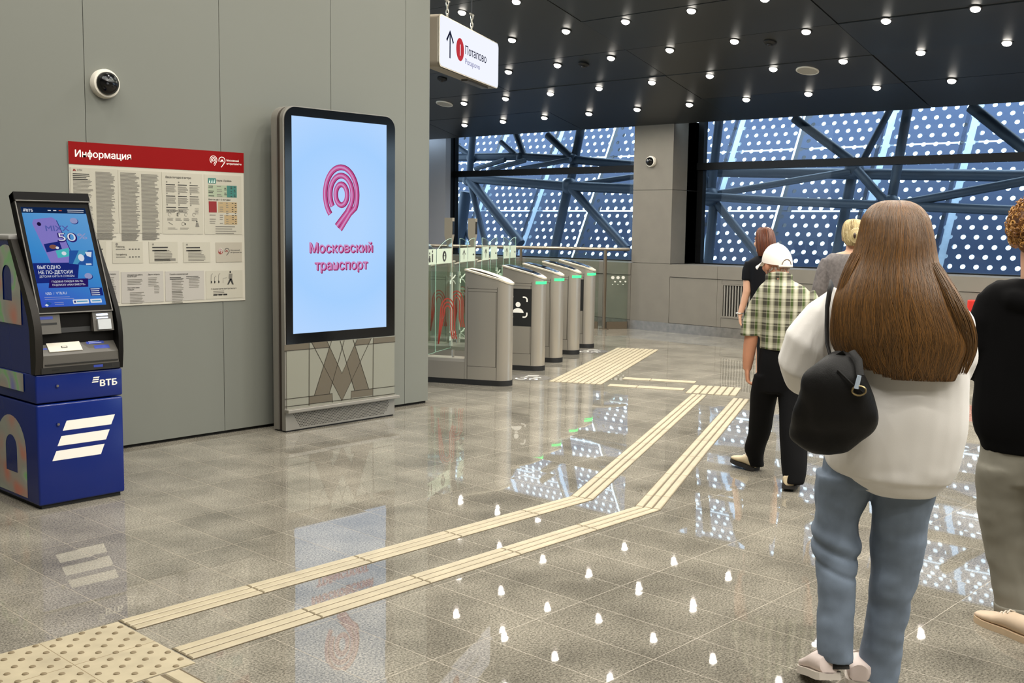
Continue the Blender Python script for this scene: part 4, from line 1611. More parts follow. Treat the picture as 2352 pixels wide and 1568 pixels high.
def pedestal(unit, flip, panel, lamp, L_=1.9):
    def f(x, y):
        return (x, y) if not flip else (-x, L_ - y)
    g = MB()
    pts = ped_rings()
    lo_ = [(*f(x, y), .055) for x, y in pts]
    hi_ = [(*f(x, y), top_z(y) - .012) for x, y in pts]
    g.rings([lo_, hi_], True)
    b = g.build('pedestal', m_stl2, unit, smooth=40)
    g = MB()
    pts = ped_rings(.004)
    g.rings([[(*f(x, y), 0) for x, y in pts], [(*f(x, y), .056) for x, y in pts]], True)
    g.build('plinth', M('black foot', '0a0a0a', .6), unit, smooth=40)
    g = MB()
    for gr_, dz in ((.008, -.012), (.008, .0)):
        pass
    a = [(*f(x, y), top_z(y) - .012) for x, y in ped_rings(.008)]
    c = [(*f(x, y), top_z(y) + .004) for x, y in ped_rings(.008)]
    d = [(*f(x, y), top_z(y) + .008) for x, y in ped_rings(-.004)]
    g.rings([a, c, d], True)
    lid = g.build('lid', M('pale lid rim', 'c9c1ae', .35, .3), unit, smooth=40)
    g = MB()
    strip = []
    for x in (-.085, .085):
        strip.append([(*f(x, y), top_z(y) + .0095) for y in [.07 + .40 * i / 8 for i in range(9)]])
    k = len(strip[0])
    g.add(strip[0] + strip[1], [(i, i + 1, k + i + 1, k + i) for i in range(k - 1)])
    g.build('reader_glass', M('reader black glass' if lamp else 'lid cream plate', '0b0c0d' if lamp else 'cfc6ae', .08 if lamp else .35), lid, fixn=False)
    # seams on both flanks
    g = MB()
    for s in (-1, 1):
        x = s * (HW + .0008)
        for y, z0, z1 in ((.125, .06, 1.0), (.44, .06, 1.0), (.135, .19, .95)):
            q0, q1 = f(x, y), f(x, y + .005)
            g.add([(*q0, z0), (*q1, z0), (*q1, z1), (*q0, z1)], [(0, 1, 2, 3)])
        for z in (.19, .95, .98):
            q0, q1 = f(x, .125), f(x, .445)
            g.add([(*q0, z), (*q1, z), (*q1, z + .004), (*q0, z + .004)], [(0, 1, 2, 3)])
    g.build('panel_seams', M('seam shadow gap', '3a352d', .7), b, fixn=False)
    if lamp:
        g = MB()
        pp = [(x, y) for x, y in ped_rings(.006) if y < .10]
        g.rings([[(*f(x, y), .975) for x, y in pp], [(*f(x, y), 1.005) for x, y in pp]], False, closed=False)
        g.build('green_lamp', m_green, unit, smooth=50, fixn=False)
    if panel:
        q = f(-HW, .42) if not flip else f(HW, .14)
        pl = Plane2((*f(-HW - .001, .446), .50), Vector((0, -1, 0)), UZ)
        g = MB()
        g.rect(pl, 0, 0, .317, .42, .001, 0)
        for sx in (-1, 1):
            for sy in (-1, 1):
                g.stroke(pl, [(.162 + sx * .055, .215 + sy * .112)] + [(.162 + sx * (.075 + .03 * math.sin(t)), .215 + sy * (.082 + .03 * math.cos(t))) for t in [PI / 2 * i / 6 for i in range(7)]] + [(.162 + sx * .105, .215 + sy * .06)], .015, .002, 1)
        g.disc(pl, .162, .242, .029, None, .002, 1, 20)
        g.poly(pl, [(.162 + .066 * math.cos(t), .150 + .052 * math.sin(t)) for t in [PI * i / 16 for i in range(17)]], .002, 1)
        g.build('face_scan_panel', [M('matte black panel', '0c0c0d', .5), m_white], b, fixn=False)


for k, p in enumerate(TS):
    U = thing('ticket_gate', GLAB[k], 'ticket gate', p, RA, 'row of ticket gates')
    pedestal(U, False, k in (1, 4), k > 0)
    pedestal(U, True, False, False)
    g = MB()
    g.prism([(-.095, .26), (.095, .26), (.115, .23), (.115, .055), (-.115, .055), (-.115, .23)], 'y', .472, 1.43)
    g.build('low_bridge', m_stl2, U)
    g = MB()
    g.box(-.112, .112, .472, 1.43, 0, .055)
    g.build('bridge_plinth', M('black foot', '0a0a0a', .6), U)
    # fixed glass screen above the bridge with wavy red lines
    g = MB()
    g.box(-.006, .006, .50, 1.40, .33, 1.14)
    sc_ = g.build('side_glass', m_gglass, U)
    g = MB()
    pl = Plane2((-.0065, 1.40, .33), Vector((0, -1, 0)), UZ)
    for xo in (.08, .30, .66):
        for d in range(3):
            r = .035 + .022 * d
            g.stroke(pl, [(xo - .06, .06 - .0 * d)] + [(xo + r * math.cos(PI - PI * i / 12) + .04, .40 + r * 1.7 * math.sin(PI * i / 12)) for i in range(13)] + [(xo + .04 + r, .22), (xo + .06 + r, .12)], .013, .001)
    g.build('wavy_print', M('print coral red', 'b5493c', .5), sc_, fixn=False)
    g = MB()
    for y in (.64, 1.05):
        g.cyl((0, y, .255), .014, .08, 12)
    g.cyl((0, .52, .92), .012, .05, 12, (0, -1, 0))
    g.build('glass_clamp', m_stl2, U, smooth=40)
    # swing wing posts and glass wings
    yw = 1.08
    for s in ((1,) if k == 0 else (-1,) if k == 4 else (-1, 1)):
        wid = .47 if (k == 0 and s == 1) or (k == 1 and s == -1) else .255
        zt = 1.465
        g = MB()
        x0, x1 = s * .135, s * (.135 + wid)
        if wid > .3:
            top = [(x1 + (x0 - x1) * t, 1.33 + (zt - 1.33) * math.sin(t * PI / 2)) for t in [i / 8 for i in range(9)]]
        else:
            top = [(x1 + (x0 - x1) * t, zt - .05 * (1 - t) ** 2 * (1 if s > 0 else 1)) for t in [i / 6 for i in range(7)]]
        poly = [(x0, .22), (x1, .22)] + top
        g.prism(poly, 'y', yw - .005, yw + .005)
        wing = g.build('glass_wing', m_gglass, U)
        g = MB()
        for q0, q1 in zip(poly, poly[1:] + poly[:1]):
            g.tube([(q0[0], yw, q0[1]), (q1[0], yw, q1[1])], .003, 4)
        g.build('glass_edge', m_edge, wing)
        g = MB()
        pw = Plane2((min(x0, x1), yw - .0056, 1.19), UX, UZ)
        g.rect(pw, .004, 0, wid - .004, .165, .001, 0)
        cx, cy = wid / 2, .08
        if wid > .3 and s > 0:
            for q, hgt in ((.13, .10), (.20, .08), (.28, .09), (.36, .11)):
                g.disc(pw, q, .03 + hgt, .014, None, .002, 1, 14)
                g.rect(pw, q - .016, .025, q + .016, .02 + hgt * .85, .002, 1)
            g.stroke(pw, arc(.285, .055, .028, 30, -250, 18), .008, .0025, 1)
        elif wid > .3:
            g.disc(pw, cx, cy, .06, None, .002, 1, 24)
            g.disc(pw, cx, cy + .02, .014, None, .003, 0, 12)
            g.rect(pw, cx - .02, cy - .035, cx + .02, cy, .003, 0)
        elif s > 0:
            g.stroke(pw, [(cx, .03), (cx, .13)], .014, .002, 1)
            g.stroke(pw, [(cx - .045, .085), (cx, .138), (cx + .045, .085)], .014, .0022, 1)
        else:
            for q in range(3):
                g.rect(pw, .17 + .02 * q, .07, .185 + .02 * q, .085 + .01 * (q % 2), .002, 1)
        g.build('wing_sticker', [m_stick, m_ink], wing, fixn=False)
        # spider bracket
        g = MB()
        for zz in (.36, 1.0):
            c = Vector((s * .15, yw, zz))
            for dx, dz in ((-.07, .05), (.09, .05), (-.07, -.05), (.09, -.05)):
                g.tube([c + Vector((0, 0, 0)), c + Vector((dx * s * .6, -.02, dz * .4)), c + Vector((dx * s, -.03, dz))], [.012, .010, .007], 8)
        g.tube([(s * .125, yw, .24), (s * .125, yw, 1.08)], .017, 12)
        g.build('wing_post', M('white hinge metal', 'c6c8be', .35, .3), U, smooth=50)
    # camera mast
    if k in (0, 1, 2):
        g = MB()
        g.box(-.03, .03, yw + .045, yw + .09, .26, 1.32)
        g.prism([(yw + .045, 1.31), (yw + .09, 1.31), (yw + .09, 1.38), (yw + .125, 1.50), (yw + .125, 1.70), (yw + .03, 1.70), (yw + .03, 1.50), (yw + .045, 1.42)], 'x', -.036, .036)
        mast = g.build('camera_mast', M('pale grey mast', '8f8777', .5), U)
        g = MB()
        g.box(-.03, .03, yw + .026, yw + .0305, 1.51, 1.66)
        g.build('mast_screen', m_blackp, mast)

# ---- glass balustrade with handrail
bp = Vector((13.60, 10.50, 0))
BL = thing('glass_balustrade', 'glass balustrade with a steel handrail and post, beside the stone column', 'railing', bp, world=True)
far = bp + RV * 4.2
colp = Vector((13.955, 10.30, 0))
g = MB()
g.tube([bp + UZ * 0, bp + UZ * 1.27], .028, 16)
g.tube([bp, bp + UZ * .012], .075, 20)
g.build('post', M('bronze steel', '6f6455', .35, .7), BL, smooth=40)
for q in (1.4, 2.8, 4.2):
    g = MB()
    g.tube([bp + RV * q, bp + RV * q + UZ * 1.27], .024, 12)
    g.build('post', M('bronze steel', '6f6455', .35, .7), BL, smooth=40)
g = MB()
g.tube([far + UZ * 1.27, bp + UZ * 1.27, colp + UZ * 1.27], .027, 14)
g.build('handrail', M('satin rail steel', '8c8478', .3, .8), BL, smooth=50)
for a, b_ in ((bp + RV * .1, bp + RV * 1.32), (bp + RV * 1.48, bp + RV * 2.72), (bp + RV * 2.88, bp + RV * 4.1), (bp.lerp(colp, .10), bp.lerp(colp, .97))):
    d = (b_ - a).normalized().cross(UZ) * .006
    g = MB()
    vs = [a - d, b_ - d, b_ + d, a + d]
    g.rings([[q + UZ * .10 for q in vs], [q + UZ * 1.2 for q in vs]], True)
    gp_ = g.build('glass_sheet', m_gglass, BL)
    g = MB()
    d2 = (b_ - a).normalized()
    pl = Plane2(a - d * 1.05 if d.x > 0 else a + d * 1.05, d2, UZ)
    for q in range(4 if (b_ - a).length < .6 else 9):
        for r_, z, sh in ((.026, .82, 0), (.013, .755, .04), (.006, .71, 0)):
            x = .09 + .09 * q + sh
            if x < (b_ - a).length - .02:
                v = [pl.P(x + r_ * math.cos(2 * PI * i / 16), z + r_ * math.sin(2 * PI * i / 16), 0) for i in range(16)]
                for o_ in (-.0022, .0022 + .012):
                    g.add([w_ + pl.n * o_ for w_ in v], [tuple(range(16))])
    g.build('white_dots', M('frosted print', 'd6d5cc', .5), gp_, fixn=False)
    g = MB()
    d = d * 3
    vs = [a - d, b_ - d, b_ + d, a + d]
    g.rings([[q + UZ * .0 for q in vs], [q + UZ * .115 for q in vs]], True)
    g.build('base_rail', M('bronze steel', '6f6455', .35, .7), BL)

# ---- red cabinet on the far wall at the right
p = at_X(2237, 706, XW)
RC = thing('red_box', 'small red box on the wall below the right window, beside the person in black', 'box', (XW - .012, p.y, p.z - .12), world=True)
g = MB()
g.bbox(XW - .13, XW - .012, p.y - .28, p.y + .04, p.z - .10, p.z + .10, .006)
g.build('case', M('fire red', 'b3261b', .4), RC)
g = MB()
g.box(XW - .134, XW - .13, p.y - .26, p.y + .02, p.z - .08, p.z + .08)
g.build('lid', M('fire red lid', 'a32018', .35), RC)


# ================================================================== TACTILE PAVING
m_tac = M('cream tactile tile', 'a89d84', 0.5, noise_amt=0.14, noise_scale=9)
m_tacg = M('cream tactile groove', '5d513c', 0.7)


def strip(name, label, a, b_, wd, cat='tactile paving', joint=0.61, nrib=3, phase=0.0, group='tactile guide strips', m0=0.0, m1=0.0):
    a, b_ = Vector((*a, 0)), Vector((*b_, 0))
    L_ = (b_ - a).length
    ang = math.atan2((b_ - a).y, (b_ - a).x)
    t = thing(name, label, cat, a, ang, group)
    g = MB()
    g.prism([(0, 0), (L_, 0), (L_ - m1 * wd, wd), (m0 * wd, wd)], 'z', 0.0002, 0.0022)
    g.build('base', m_tacg, t)
    g = MB()
    rw = wd / nrib
    q = phase if phase > 0 else 0
    cuts = [0.0]
    while q < L_:
        if q > 0.02:
            cuts.append(q)
        q += joint
    cuts.append(L_)
    for c0, c1 in zip(cuts, cuts[1:]):
        for k in range(nrib):
            y0, y1 = k * rw + rw * .11, (k + 1) * rw - rw * .11
            sa = m0 if c0 == 0 else 0
            sb = m1 if c1 == L_ else 0
            x0, x1 = c0 + .004, c1 - .004
            g.add([(x0 + sa * y0, y0, .0022), (x1 - sb * y0, y0, .0022), (x1 - sb * y1, y1, .0022), (x0 + sa * y1, y1, .0022), (x0 + .003 + sa * y0, y0 + .004, .0062), (x1 - .003 - sb * y0, y0 + .004, .0062), (x1 - .003 - sb * y1, y1 - .004, .0062), (x0 + .003 + sa * y1, y1 - .004, .0062)],
                  [(4, 5, 6, 7), (0, 1, 5, 4), (1, 2, 6, 5), (2, 3, 7, 6), (3, 0, 4, 7)])
    g.build('ribs', m_tac, t)
    return t


strip('tactile_strip', 'long cream ribbed tactile strip nearer the grey wall, in front of the kiosk', (2.045, 3.885), (4.965, 3.885), .145, phase=.605, m1=.215)
strip('tactile_strip', 'long cream ribbed tactile strip farther from the grey wall, starting at the studded field', (2.045, 3.465), (5.06, 3.465), .15, phase=.60, m1=.215)
dA, dB = Vector((4.967, 3.885)), Vector((9.42, 5.83))
ud = (dB - dA).normalized()
nd = Vector((-ud.y, ud.x))
strip('tactile_strip', 'cream ribbed slanting tactile strip, the left one of the slanted pair', dA, dA + ud * 4.34, .15, phase=.55, m0=.215)
e0 = Vector((5.063, 3.465))
strip('tactile_strip', 'cream ribbed slanting tactile strip, the right one of the slanted pair', e0, e0 + ud * 4.34, .16, phase=.30, m0=.215)
# studded field
t = thing('tactile_field', 'cream studded tactile field at the lower left corner of the floor', 'tactile paving', (1.4, 3.43, 0))
g = MB()
g.box(0, .635, -.0, .585, .0002, .0035)
g.build('base', m_tac, t)
g = MB()
gj = M('tactile joint', '84755a', .6)
for x in (.315,):
    g.box(x, x + .003, 0, .585, .0035, .0037)
for y in (.29,):
    g.box(0, .635, y, y + .003, .0035, .0037)
g.build('joints', gj, t)
g = MB()
for i in range(14):
    for j in range(13):
        if (i + j) % 2:
            continue
        c = Vector((.022 + i * .0455, .02 + j * .0455, .003))
        g.rings([[c + Vector((r * math.cos(2 * PI * k / 12), r * math.sin(2 * PI * k / 12), h)) for k in range(12)] for r, h in ((.0125, 0), (.0105, .0035), (.0075, .0045))], True)
g.build('studs', M('tactile stud', '77694f', .55), t, smooth=40)
# wide plain strip leaving the field towards the camera
strip('tactile_strip', 'cream tactile strip running down out of the picture from the studded field', (1.97, 2.5), (1.97, 3.42), .15, nrib=2, phase=0)
strip('tactile_strip', 'cream tactile strip leaving the far end of the studded field, at the bottom left edge', (0.6, 3.885), (1.39, 3.885), .145, phase=.3)
# big ribbed field before the gates
u25 = Vector((math.cos(RA), math.sin(RA)))
v25 = Vector((-math.sin(RA), math.cos(RA)))
fo = Vector((8.74, 6.76))
strip('tactile_field', 'large cream ribbed tactile field in front of the ticket gates', fo, fo + u25 * 3.42, .57, joint=.6, nrib=9, group=None)
c0 = Vector((9.47, 5.93))
strip('tactile_field', 'cream ribbed tactile square where the slanted strips end, beside the man in the cap', c0 - u25 * .56 + Vector((.12, -.20)) - v25 * .1, c0 + Vector((.12, -.20)) - v25 * .1, .50, joint=.7, nrib=7, group=None)
for lab, o in (('thin cream tactile strip crossing from the ribbed field to the slanted strips, farther of two', Vector((9.22, 6.86))), ('thin cream tactile strip crossing from the ribbed field to the slanted strips, nearer of two', Vector((8.70, 6.66)))):
    strip('tactile_strip', lab, o, o - v25 * .78, .15, nrib=2, phase=.3)
fo2 = Vector((9.6, 3.35))
strip('tactile_field', 'cream ribbed tactile field glimpsed between the long-haired woman and the person in black', fo2, fo2 + u25 * 2.9, .75, joint=.6, nrib=10, group=None)
# round floor markers
for px, py, lab in ((1215, 867, 'round grey floor sticker with white signs, beside the first ticket gate'), (1356, 806, 'round grey floor sticker with white signs, beside the last ticket gate')):
    p = at_z(px, py)
    t = thing('floor_sticker', lab, 'sticker', p, RA, 'round floor stickers')
    g = MB()
    pl = Plane2((0, 0, 0), UX, Vector((0, 1, 0)))
    g.disc(pl, 0, 0, .235, None, .0012, None, 40)
    g.build('disc', M('grey floor vinyl', '5e5a55', .45), t, fixn=False)
    g = MB()
    g.stroke(pl, arc(-.10, .06, .055, 60, 330, 14), .022, .002)
    g.stroke(pl, arc(-.10, -.08, .04, 150, -150, 14), .02, .002)
    g.stroke(pl, [(-.02, .09), (.02, .02), (.05, .06)], .02, .002)
    g.stroke(pl, [(0, -.05), (.05, -.10), (.02, -.13)], .02, .002)
    g.stroke(pl, [(.10, .06), (.13, -.06)], .022, .002)
    g.stroke(pl, [(.15, .06), (.18, -.06)], .022, .002)
    g.build('signs', m_white, t, fixn=False)


# ================================================================== PEOPLE
m_skin = M('skin', 'c79a7f', 0.55, noise_amt=0.05, noise_scale=12)
m_skin2 = M('reddish skin', 'c48a6c', 0.55, noise_amt=0.06, noise_scale=14)


def cubic(rows, k=3):
    """Catmull-Rom through the given rows"""
    out = []
    n = len(rows)
    for i in range(n - 1):
        p0, p1, p2, p3 = rows[max(i - 1, 0)], rows[i], rows[i + 1], rows[min(i + 2, n - 1)]
        for q in range(k):
            t = q / k
            out.append(tuple(.5 * (2 * b + (c - a) * t + (2 * a - 5 * b + 4 * c - d) * t * t + (3 * b - a - 3 * c + d) * t ** 3) for a, b, c, d in zip(p0, p1, p2, p3)))
    out.append(tuple(rows[-1]))
    return out


class Fig:
    """Frame of a standing figure: rv to the picture's right, fv away from the camera, both level."""
    def __init__(s, px, D):
        d = ray(px, 530)
        s.fv = Vector((d.x, d.y, 0)).normalized()
        s.rv = Vector((s.fv.y, -s.fv.x, 0))
        s.D = D / s.fv.dot(Vector((_f.x, _f.y, 0)).normalized())

    def p(s, px, py, off=0.0):
        return at_plane(px, py, s.fv * (s.D + off), s.fv)

    def ring(s, px, py, hw, ry, off=0.0, n=20, e=2.3):
        c = s.p(px, py, off)
        rx = (s.p(px + hw, py, off) - s.p(px - hw, py, off)).length / 2
        out = []
        for k in range(n):
            t = 2 * PI * k / n
            ct, st = math.cos(t), math.sin(t)
            out.append(c + s.rv * (rx * math.copysign(abs(ct) ** (2 / e), ct)) + s.fv * (ry * math.copysign(abs(st) ** (2 / e), st)))
        return out

    def loft(s, g, rows, n=20, e=2.3):
        rows = cubic(rows, 3)
        return g.rings([s.ring(*r, n=n, e=e) for r in rows], True)

    def limb(s, g, rows, n=14):
        """rows: (px, py, off, radius in m)"""
        return g.tube([s.p(a, b, o) for a, b, o, r in rows], [r for a, b, o, r in rows], n)

    def floor(s, px, off=0.0):
        q = s.p(px, 800, off)
        return Vector((q.x, q.y, 0))


def head_geo(g, c, fv, rv, sc=1.0, ears=True):
    """skull, jaw, nose, ears; c = centre of the skull"""
    up = UZ
    ax = (rv, fv, up)
    g.ball(c, .074 * sc, .096 * sc, .105 * sc, 18, ax=ax)
    g.ball(c + fv * .030 * sc - up * .055 * sc, .055 * sc, .062 * sc, .070 * sc, 16, ax=ax)
    g.ball(c + fv * .072 * sc - up * .105 * sc, .026 * sc, .024 * sc, .022 * sc, 12, ax=ax)
    g.tube([c + fv * .088 * sc - up * .01 * sc, c + fv * .112 * sc - up * .048 * sc], [.010 * sc, .015 * sc], 8)
    g.ball(c + fv * .085 * sc + up * .012 * sc, .05 * sc, .016 * sc, .012 * sc, 12, ax=ax)
    for s_ in (-1, 1):
        g.ball(c + fv * .084 * sc - up * .075 * sc + rv * (.008 * s_), .018 * sc, .012 * sc, .008 * sc, 10, ax=ax)
        g.ball(c + fv * .060 * sc - up * .045 * sc + rv * (.042 * s_ * sc), .026 * sc, .026 * sc, .026 * sc, 10, ax=ax)
        if ears:
            g.ball(c + rv * (.079 * s_ * sc) - up * .03 * sc - fv * .005, .012 * sc, .022 * sc, .034 * sc, 12, ax=ax)
    return g


def face_parts(parent, c, fv, rv, sc=1.0):
    for s_ in (-1, 1):
        g = MB()
        e = c + fv * .0835 * sc - UZ * .012 * sc + rv * (.032 * s_ * sc)
        g.ball(e, .012 * sc, .009 * sc, .0085 * sc, 12, 0, ax=(rv, fv, UZ))
        g.ball(e + fv * .006 * sc, .005 * sc, .005 * sc, .005 * sc, 10, 1, ax=(rv, fv, UZ))
        g.build('eye', [M('eye white', 'dcd6cc', .3), M('iris', '3a2c20', .3)], parent, smooth=60)
    g = MB()
    g.ball(c + fv * .0955 * sc - UZ * .075 * sc, .022 * sc, .006 * sc, .007 * sc, 12, ax=(rv, fv, UZ))
    g.build('mouth', M('lips', '9c5648', .5), parent, smooth=60)


def hand_geo(g, wrist, d, side, palm_n, sc=1.0, curl=0.6):
    """d: direction from the wrist to the knuckles; side: towards the thumb; palm_n: out of the palm"""
    d, palm_n = d.normalized(), palm_n.normalized()
    side = (side - d * side.dot(d)).normalized()
    palm_n = side.cross(d) if side.cross(d).dot(palm_n) > 0 else -side.cross(d)
    g.tube([wrist - d * .02 * sc, wrist + d * .03 * sc, wrist + d * .085 * sc], [(.018 * sc, .026 * sc), (.016 * sc, .036 * sc), (.013 * sc, .038 * sc)], 12, up=palm_n)
    for k, ln in enumerate((.072, .080, .074, .058)):
        b = wrist + d * (.082 * sc) + side * ((.030 - .0195 * k) * sc)
        a1, a2, a3 = curl * .7, curl * 1.5, curl * 2.2
        p = [b]
        for a, f in ((a1, .42), (a2, .32), (a3, .26)):
            p.append(p[-1] + (d * math.cos(a) + palm_n * math.sin(a)) * (ln * f * sc))
        g.tube(p, [.0095 * sc, .009 * sc, .008 * sc, .0065 * sc], 8)
    b = wrist + d * .025 * sc + side * .028 * sc
    dd = (d * .7 + side * .75).normalized()
    q = b + dd * .038 * sc
    g.tube([b, q, q + (d * .9 + palm_n * .35 * (1 + curl) * .6 + side * .1).normalized() * .035 * sc], [.013 * sc, .011 * sc, .008 * sc], 8)
    return g


def shoe(name, parent, heel, toe, ln_up=.10, wd=.047, mats=None, tilt=0.0, sole_mat=None, up_mat=None):
    """A laced shoe from heel to toe points (on the ground), opening at the heel end."""
    d = (toe - heel)
    L_ = d.length
    d.normalize()
    sd = d.cross(UZ).normalized()
    up = sd.cross(d).normalized()

    def P(t, y, z):
        return heel + d * (t * L_) + sd * y + up * z
    out = [(0.0, .72), (.06, .92), (.2, .96), (.4, .92), (.6, 1.08), (.75, 1.12), (.88, .92), (.96, .62), (1.0, .3)]
    top = [(.0, .085), (.06, .092), (.2, .092), (.38, .09), (.6, .066), (.75, .056), (.88, .047), (.96, .04), (1.0, .032)]
    g = MB()
    rows = []
    for (t, w_), (t2, h) in zip(out, top):
        hw = wd * w_
        r = []
        for k in range(14):
            a = 2 * PI * k / 14
            ca, sa = math.cos(a), math.sin(a)
            r.append(P(t, hw * math.copysign(abs(ca) ** .8, ca) * (.78 if sa > .5 else 1), .020 + (h - .020) / 2 * (1 + math.copysign(abs(sa) ** .8, sa))))
        rows.append(r)
    g.rings(rows, True)
    so = g.build(name, up_mat, parent, smooth=60)
    g = MB()
    pts = [(t, wd * w_ * 1.06) for t, w_ in out]
    lo = [P(t, y, 0.0) for t, y in pts] + [P(t, -y, 0.0) for t, y in reversed(pts)]
    hi = [P(t, y, .026) for t, y in pts] + [P(t, -y, .026) for t, y in reversed(pts)]
    n = len(lo)
    g.add(lo + hi, [tuple(range(n - 1, -1, -1)), tuple(range(n, 2 * n))] + [(i, (i + 1) % n, n + (i + 1) % n, n + i) for i in range(n)])
    g.build('sole', sole_mat, so, smooth=40)
    g = MB()
    for k in range(4):
        t = .42 + .07 * k
        h = .092 - .011 * k
        g.tube([P(t, -.022, h - .006), P(t + .02, 0, h + .003), P(t, .022, h - .006)], .003, 6)
    g.build('laces', M('shoe lace', 'cfc6b8', .7), so)
    return so


def strands(g, rows, a0, a1, n, rad, jit, t0=0.0, mats=3, lift=.004, drop=0, left=0):
    """hair strands lying on a lofted form; rows: (centre, right axis, forward axis); angles: 0 right, 90 away, -90 towards the camera"""
    for _ in range(n):
        a = math.radians(random.uniform(a0, a1))
        s0 = random.uniform(0, t0) if t0 else 0
        pts = []
        ph = random.uniform(0, 6.28)
        amp = random.uniform(0, jit)
        lf = random.uniform(.5, 1.6)
        for k in range(len(rows)):
            if k / len(rows) < s0:
                continue
            c, ax, ay = rows[k]
            aa = a + amp * math.sin(ph + k * .55)
            q = c + ax * math.cos(aa) + ay * math.sin(aa)
            o = (q - c)
            o.z = 0
            if o.length > 1e-6:
                q = q + o.normalized() * lift * lf
            pts.append(q)
        cut = random.randint(0, drop) if drop else 0
        if left:
            cut += int(left * max(0, -math.cos(a) - .1) + .5)
        pts = pts[:len(pts) - cut]
        if len(pts) > 2:
            r = rad * random.uniform(.6, 1.2)
            g.tube(pts, [r * .7] + [r] * (len(pts) - 2) + [r * .35], 4, random.randrange(mats), cap=False)
    return g


def cloth(name, parent, g, mat, voxel=.009, smooth=6, fold=.004, fscale=7, fstretch=(1, 1, .5), fn=None):
    b = blob(g, voxel, smooth, fold, fscale, fstretch, fn)
    return b.build(name, mat, parent, smooth=180, fixn=False)


def body_skin(name, parent, g, mat, voxel=.006, smooth=4):
    b = blob(g, voxel, smooth)
    return b.build(name, mat, parent, smooth=180, fixn=False)


# ---- the woman with very long hair
m_sweat = M('white sweatshirt', 'e6e3df', 0.85, sheen=.1, bump=.05, bump_scale=400)
m_jean = M('washed blue denim', '707d8e', 0.85, noise_amt=.22, noise_scale=9, bump=.08, bump_scale=500)
m_hair = [M('hair brown', '5f4323', .36), M('hair light brown', '785329', .34), M('hair dark brown', '50381d', .38)]
F_ = Fig(2050, 3.73)
rt = F_.floor(2010)
P1 = thing('person', 'woman with very long brown hair, white sweatshirt, blue jeans and black shoulder bag, walking away', 'person', rt, world=True)
hc = F_.p(2057, 545, .0)
g = MB()
head_geo(g, hc, F_.fv, F_.rv)
g.tube([hc - UZ * .06 - F_.fv * .01, hc - UZ * .2 - F_.fv * .02], [.056, .06], 14)
F_.loft(g, [(2055, 655, 40, .06, .0), (2050, 690, 105, .085, .0), (2050, 800, 95, .09, 0), (2045, 930, 85, .085, 0), (2030, 1010, 95, .09, 0), (2020, 1080, 95, .09, 0)])
F_.limb(g, [(1950, 690, 0, .05), (1880, 770, -.02, .045), (1850, 850, .02, .04), (1880, 880, .18, .032), (1930, 860, .30, .026)])
F_.limb(g, [(2150, 690, 0, .05), (2180, 790, 0, .045), (2185, 860, .04, .04), (2160, 870, .2, .032), (2130, 860, .30, .026)])
hand_geo(g, F_.p(1930, 860, .30), (F_.rv + F_.fv * .6), UZ, -F_.fv, .92, .9)
hand_geo(g, F_.p(2130, 860, .30), (F_.fv - F_.rv * .5), UZ, -F_.rv, .92, .7)
F_.limb(g, [(1950, 1060, 0, .075), (1920, 1220, -.02, .055), (1918, 1380, -.10, .045), (1918, 1505, -.14, .035)])
F_.limb(g, [(2070, 1060, 0, .075), (2052, 1280, .03, .055), (2025, 1450, .03, .045), (2010, 1590, .02, .035)])
b_ = body_skin('body', P1, g, m_skin, .007)
face_parts(b_, hc, F_.fv, F_.rv)
# sweatshirt
g = MB()
F_.loft(g, [(2055, 642, 48, .07, 0), (2050, 662, 112, .10, 0), (2050, 690, 146, .13, 0), (2052, 740, 158, .155, 0), (2053, 830, 166, .17, 0), (2056, 900, 166, .175, 0), (2052, 960, 169, .18, 0), (2048, 1010, 163, .18, 0), (2045, 1060, 154, .175, 0), (2050, 1085, 137, .172, 0), (2058, 1106, 114, .162, 0), (2068, 1122, 92, .15, 0), (2076, 1134, 72, .135, 0)], 24)
F_.limb(g, [(1955, 692, 0, .085), (1906, 735, -.01, .098), (1866, 790, -.015, .108), (1847, 835, 0, .098), (1848, 864, .05, .075), (1875, 880, .17, .055), (1900, 875, .25, .048)])
F_.limb(g, [(2140, 692, 0, .085), (2172, 750, 0, .095), (2180, 820, .02, .09), (2172, 865, .10, .07), (2150, 875, .2, .055)])


def hem(p):
    q = (p - F_.p(2060, 1094, 0))
    x = q.dot(F_.rv)
    d = q.z + .018 - .10 * (x + .05) * -.55 if False else q.z + .05 * x
    band = -.006 * (1 / (1 + math.exp((d + .002) / .004)))
    return band - .004 * math.exp(-(d / .005) ** 2) + .010 * math.exp(-((d - .035) / .03) ** 2) * noise.noise(p * 9)


cloth('sweatshirt', P1, g, m_sweat, .009, 7, .010, 4.2, (1, 1, .75), hem)


def knee(p):
    c = F_.p(1918, 1250, 0)
    d = p.z - c.z - (p - c).dot(F_.rv) * -.35
    s_ = (p - c).dot(F_.rv)
    return (-.010 * math.exp(-(d / .012) ** 2) + .008 * math.exp(-((d - .035) / .02) ** 2) - .007 * math.exp(-((d + .06) / .01) ** 2)) if s_ < .10 else 0


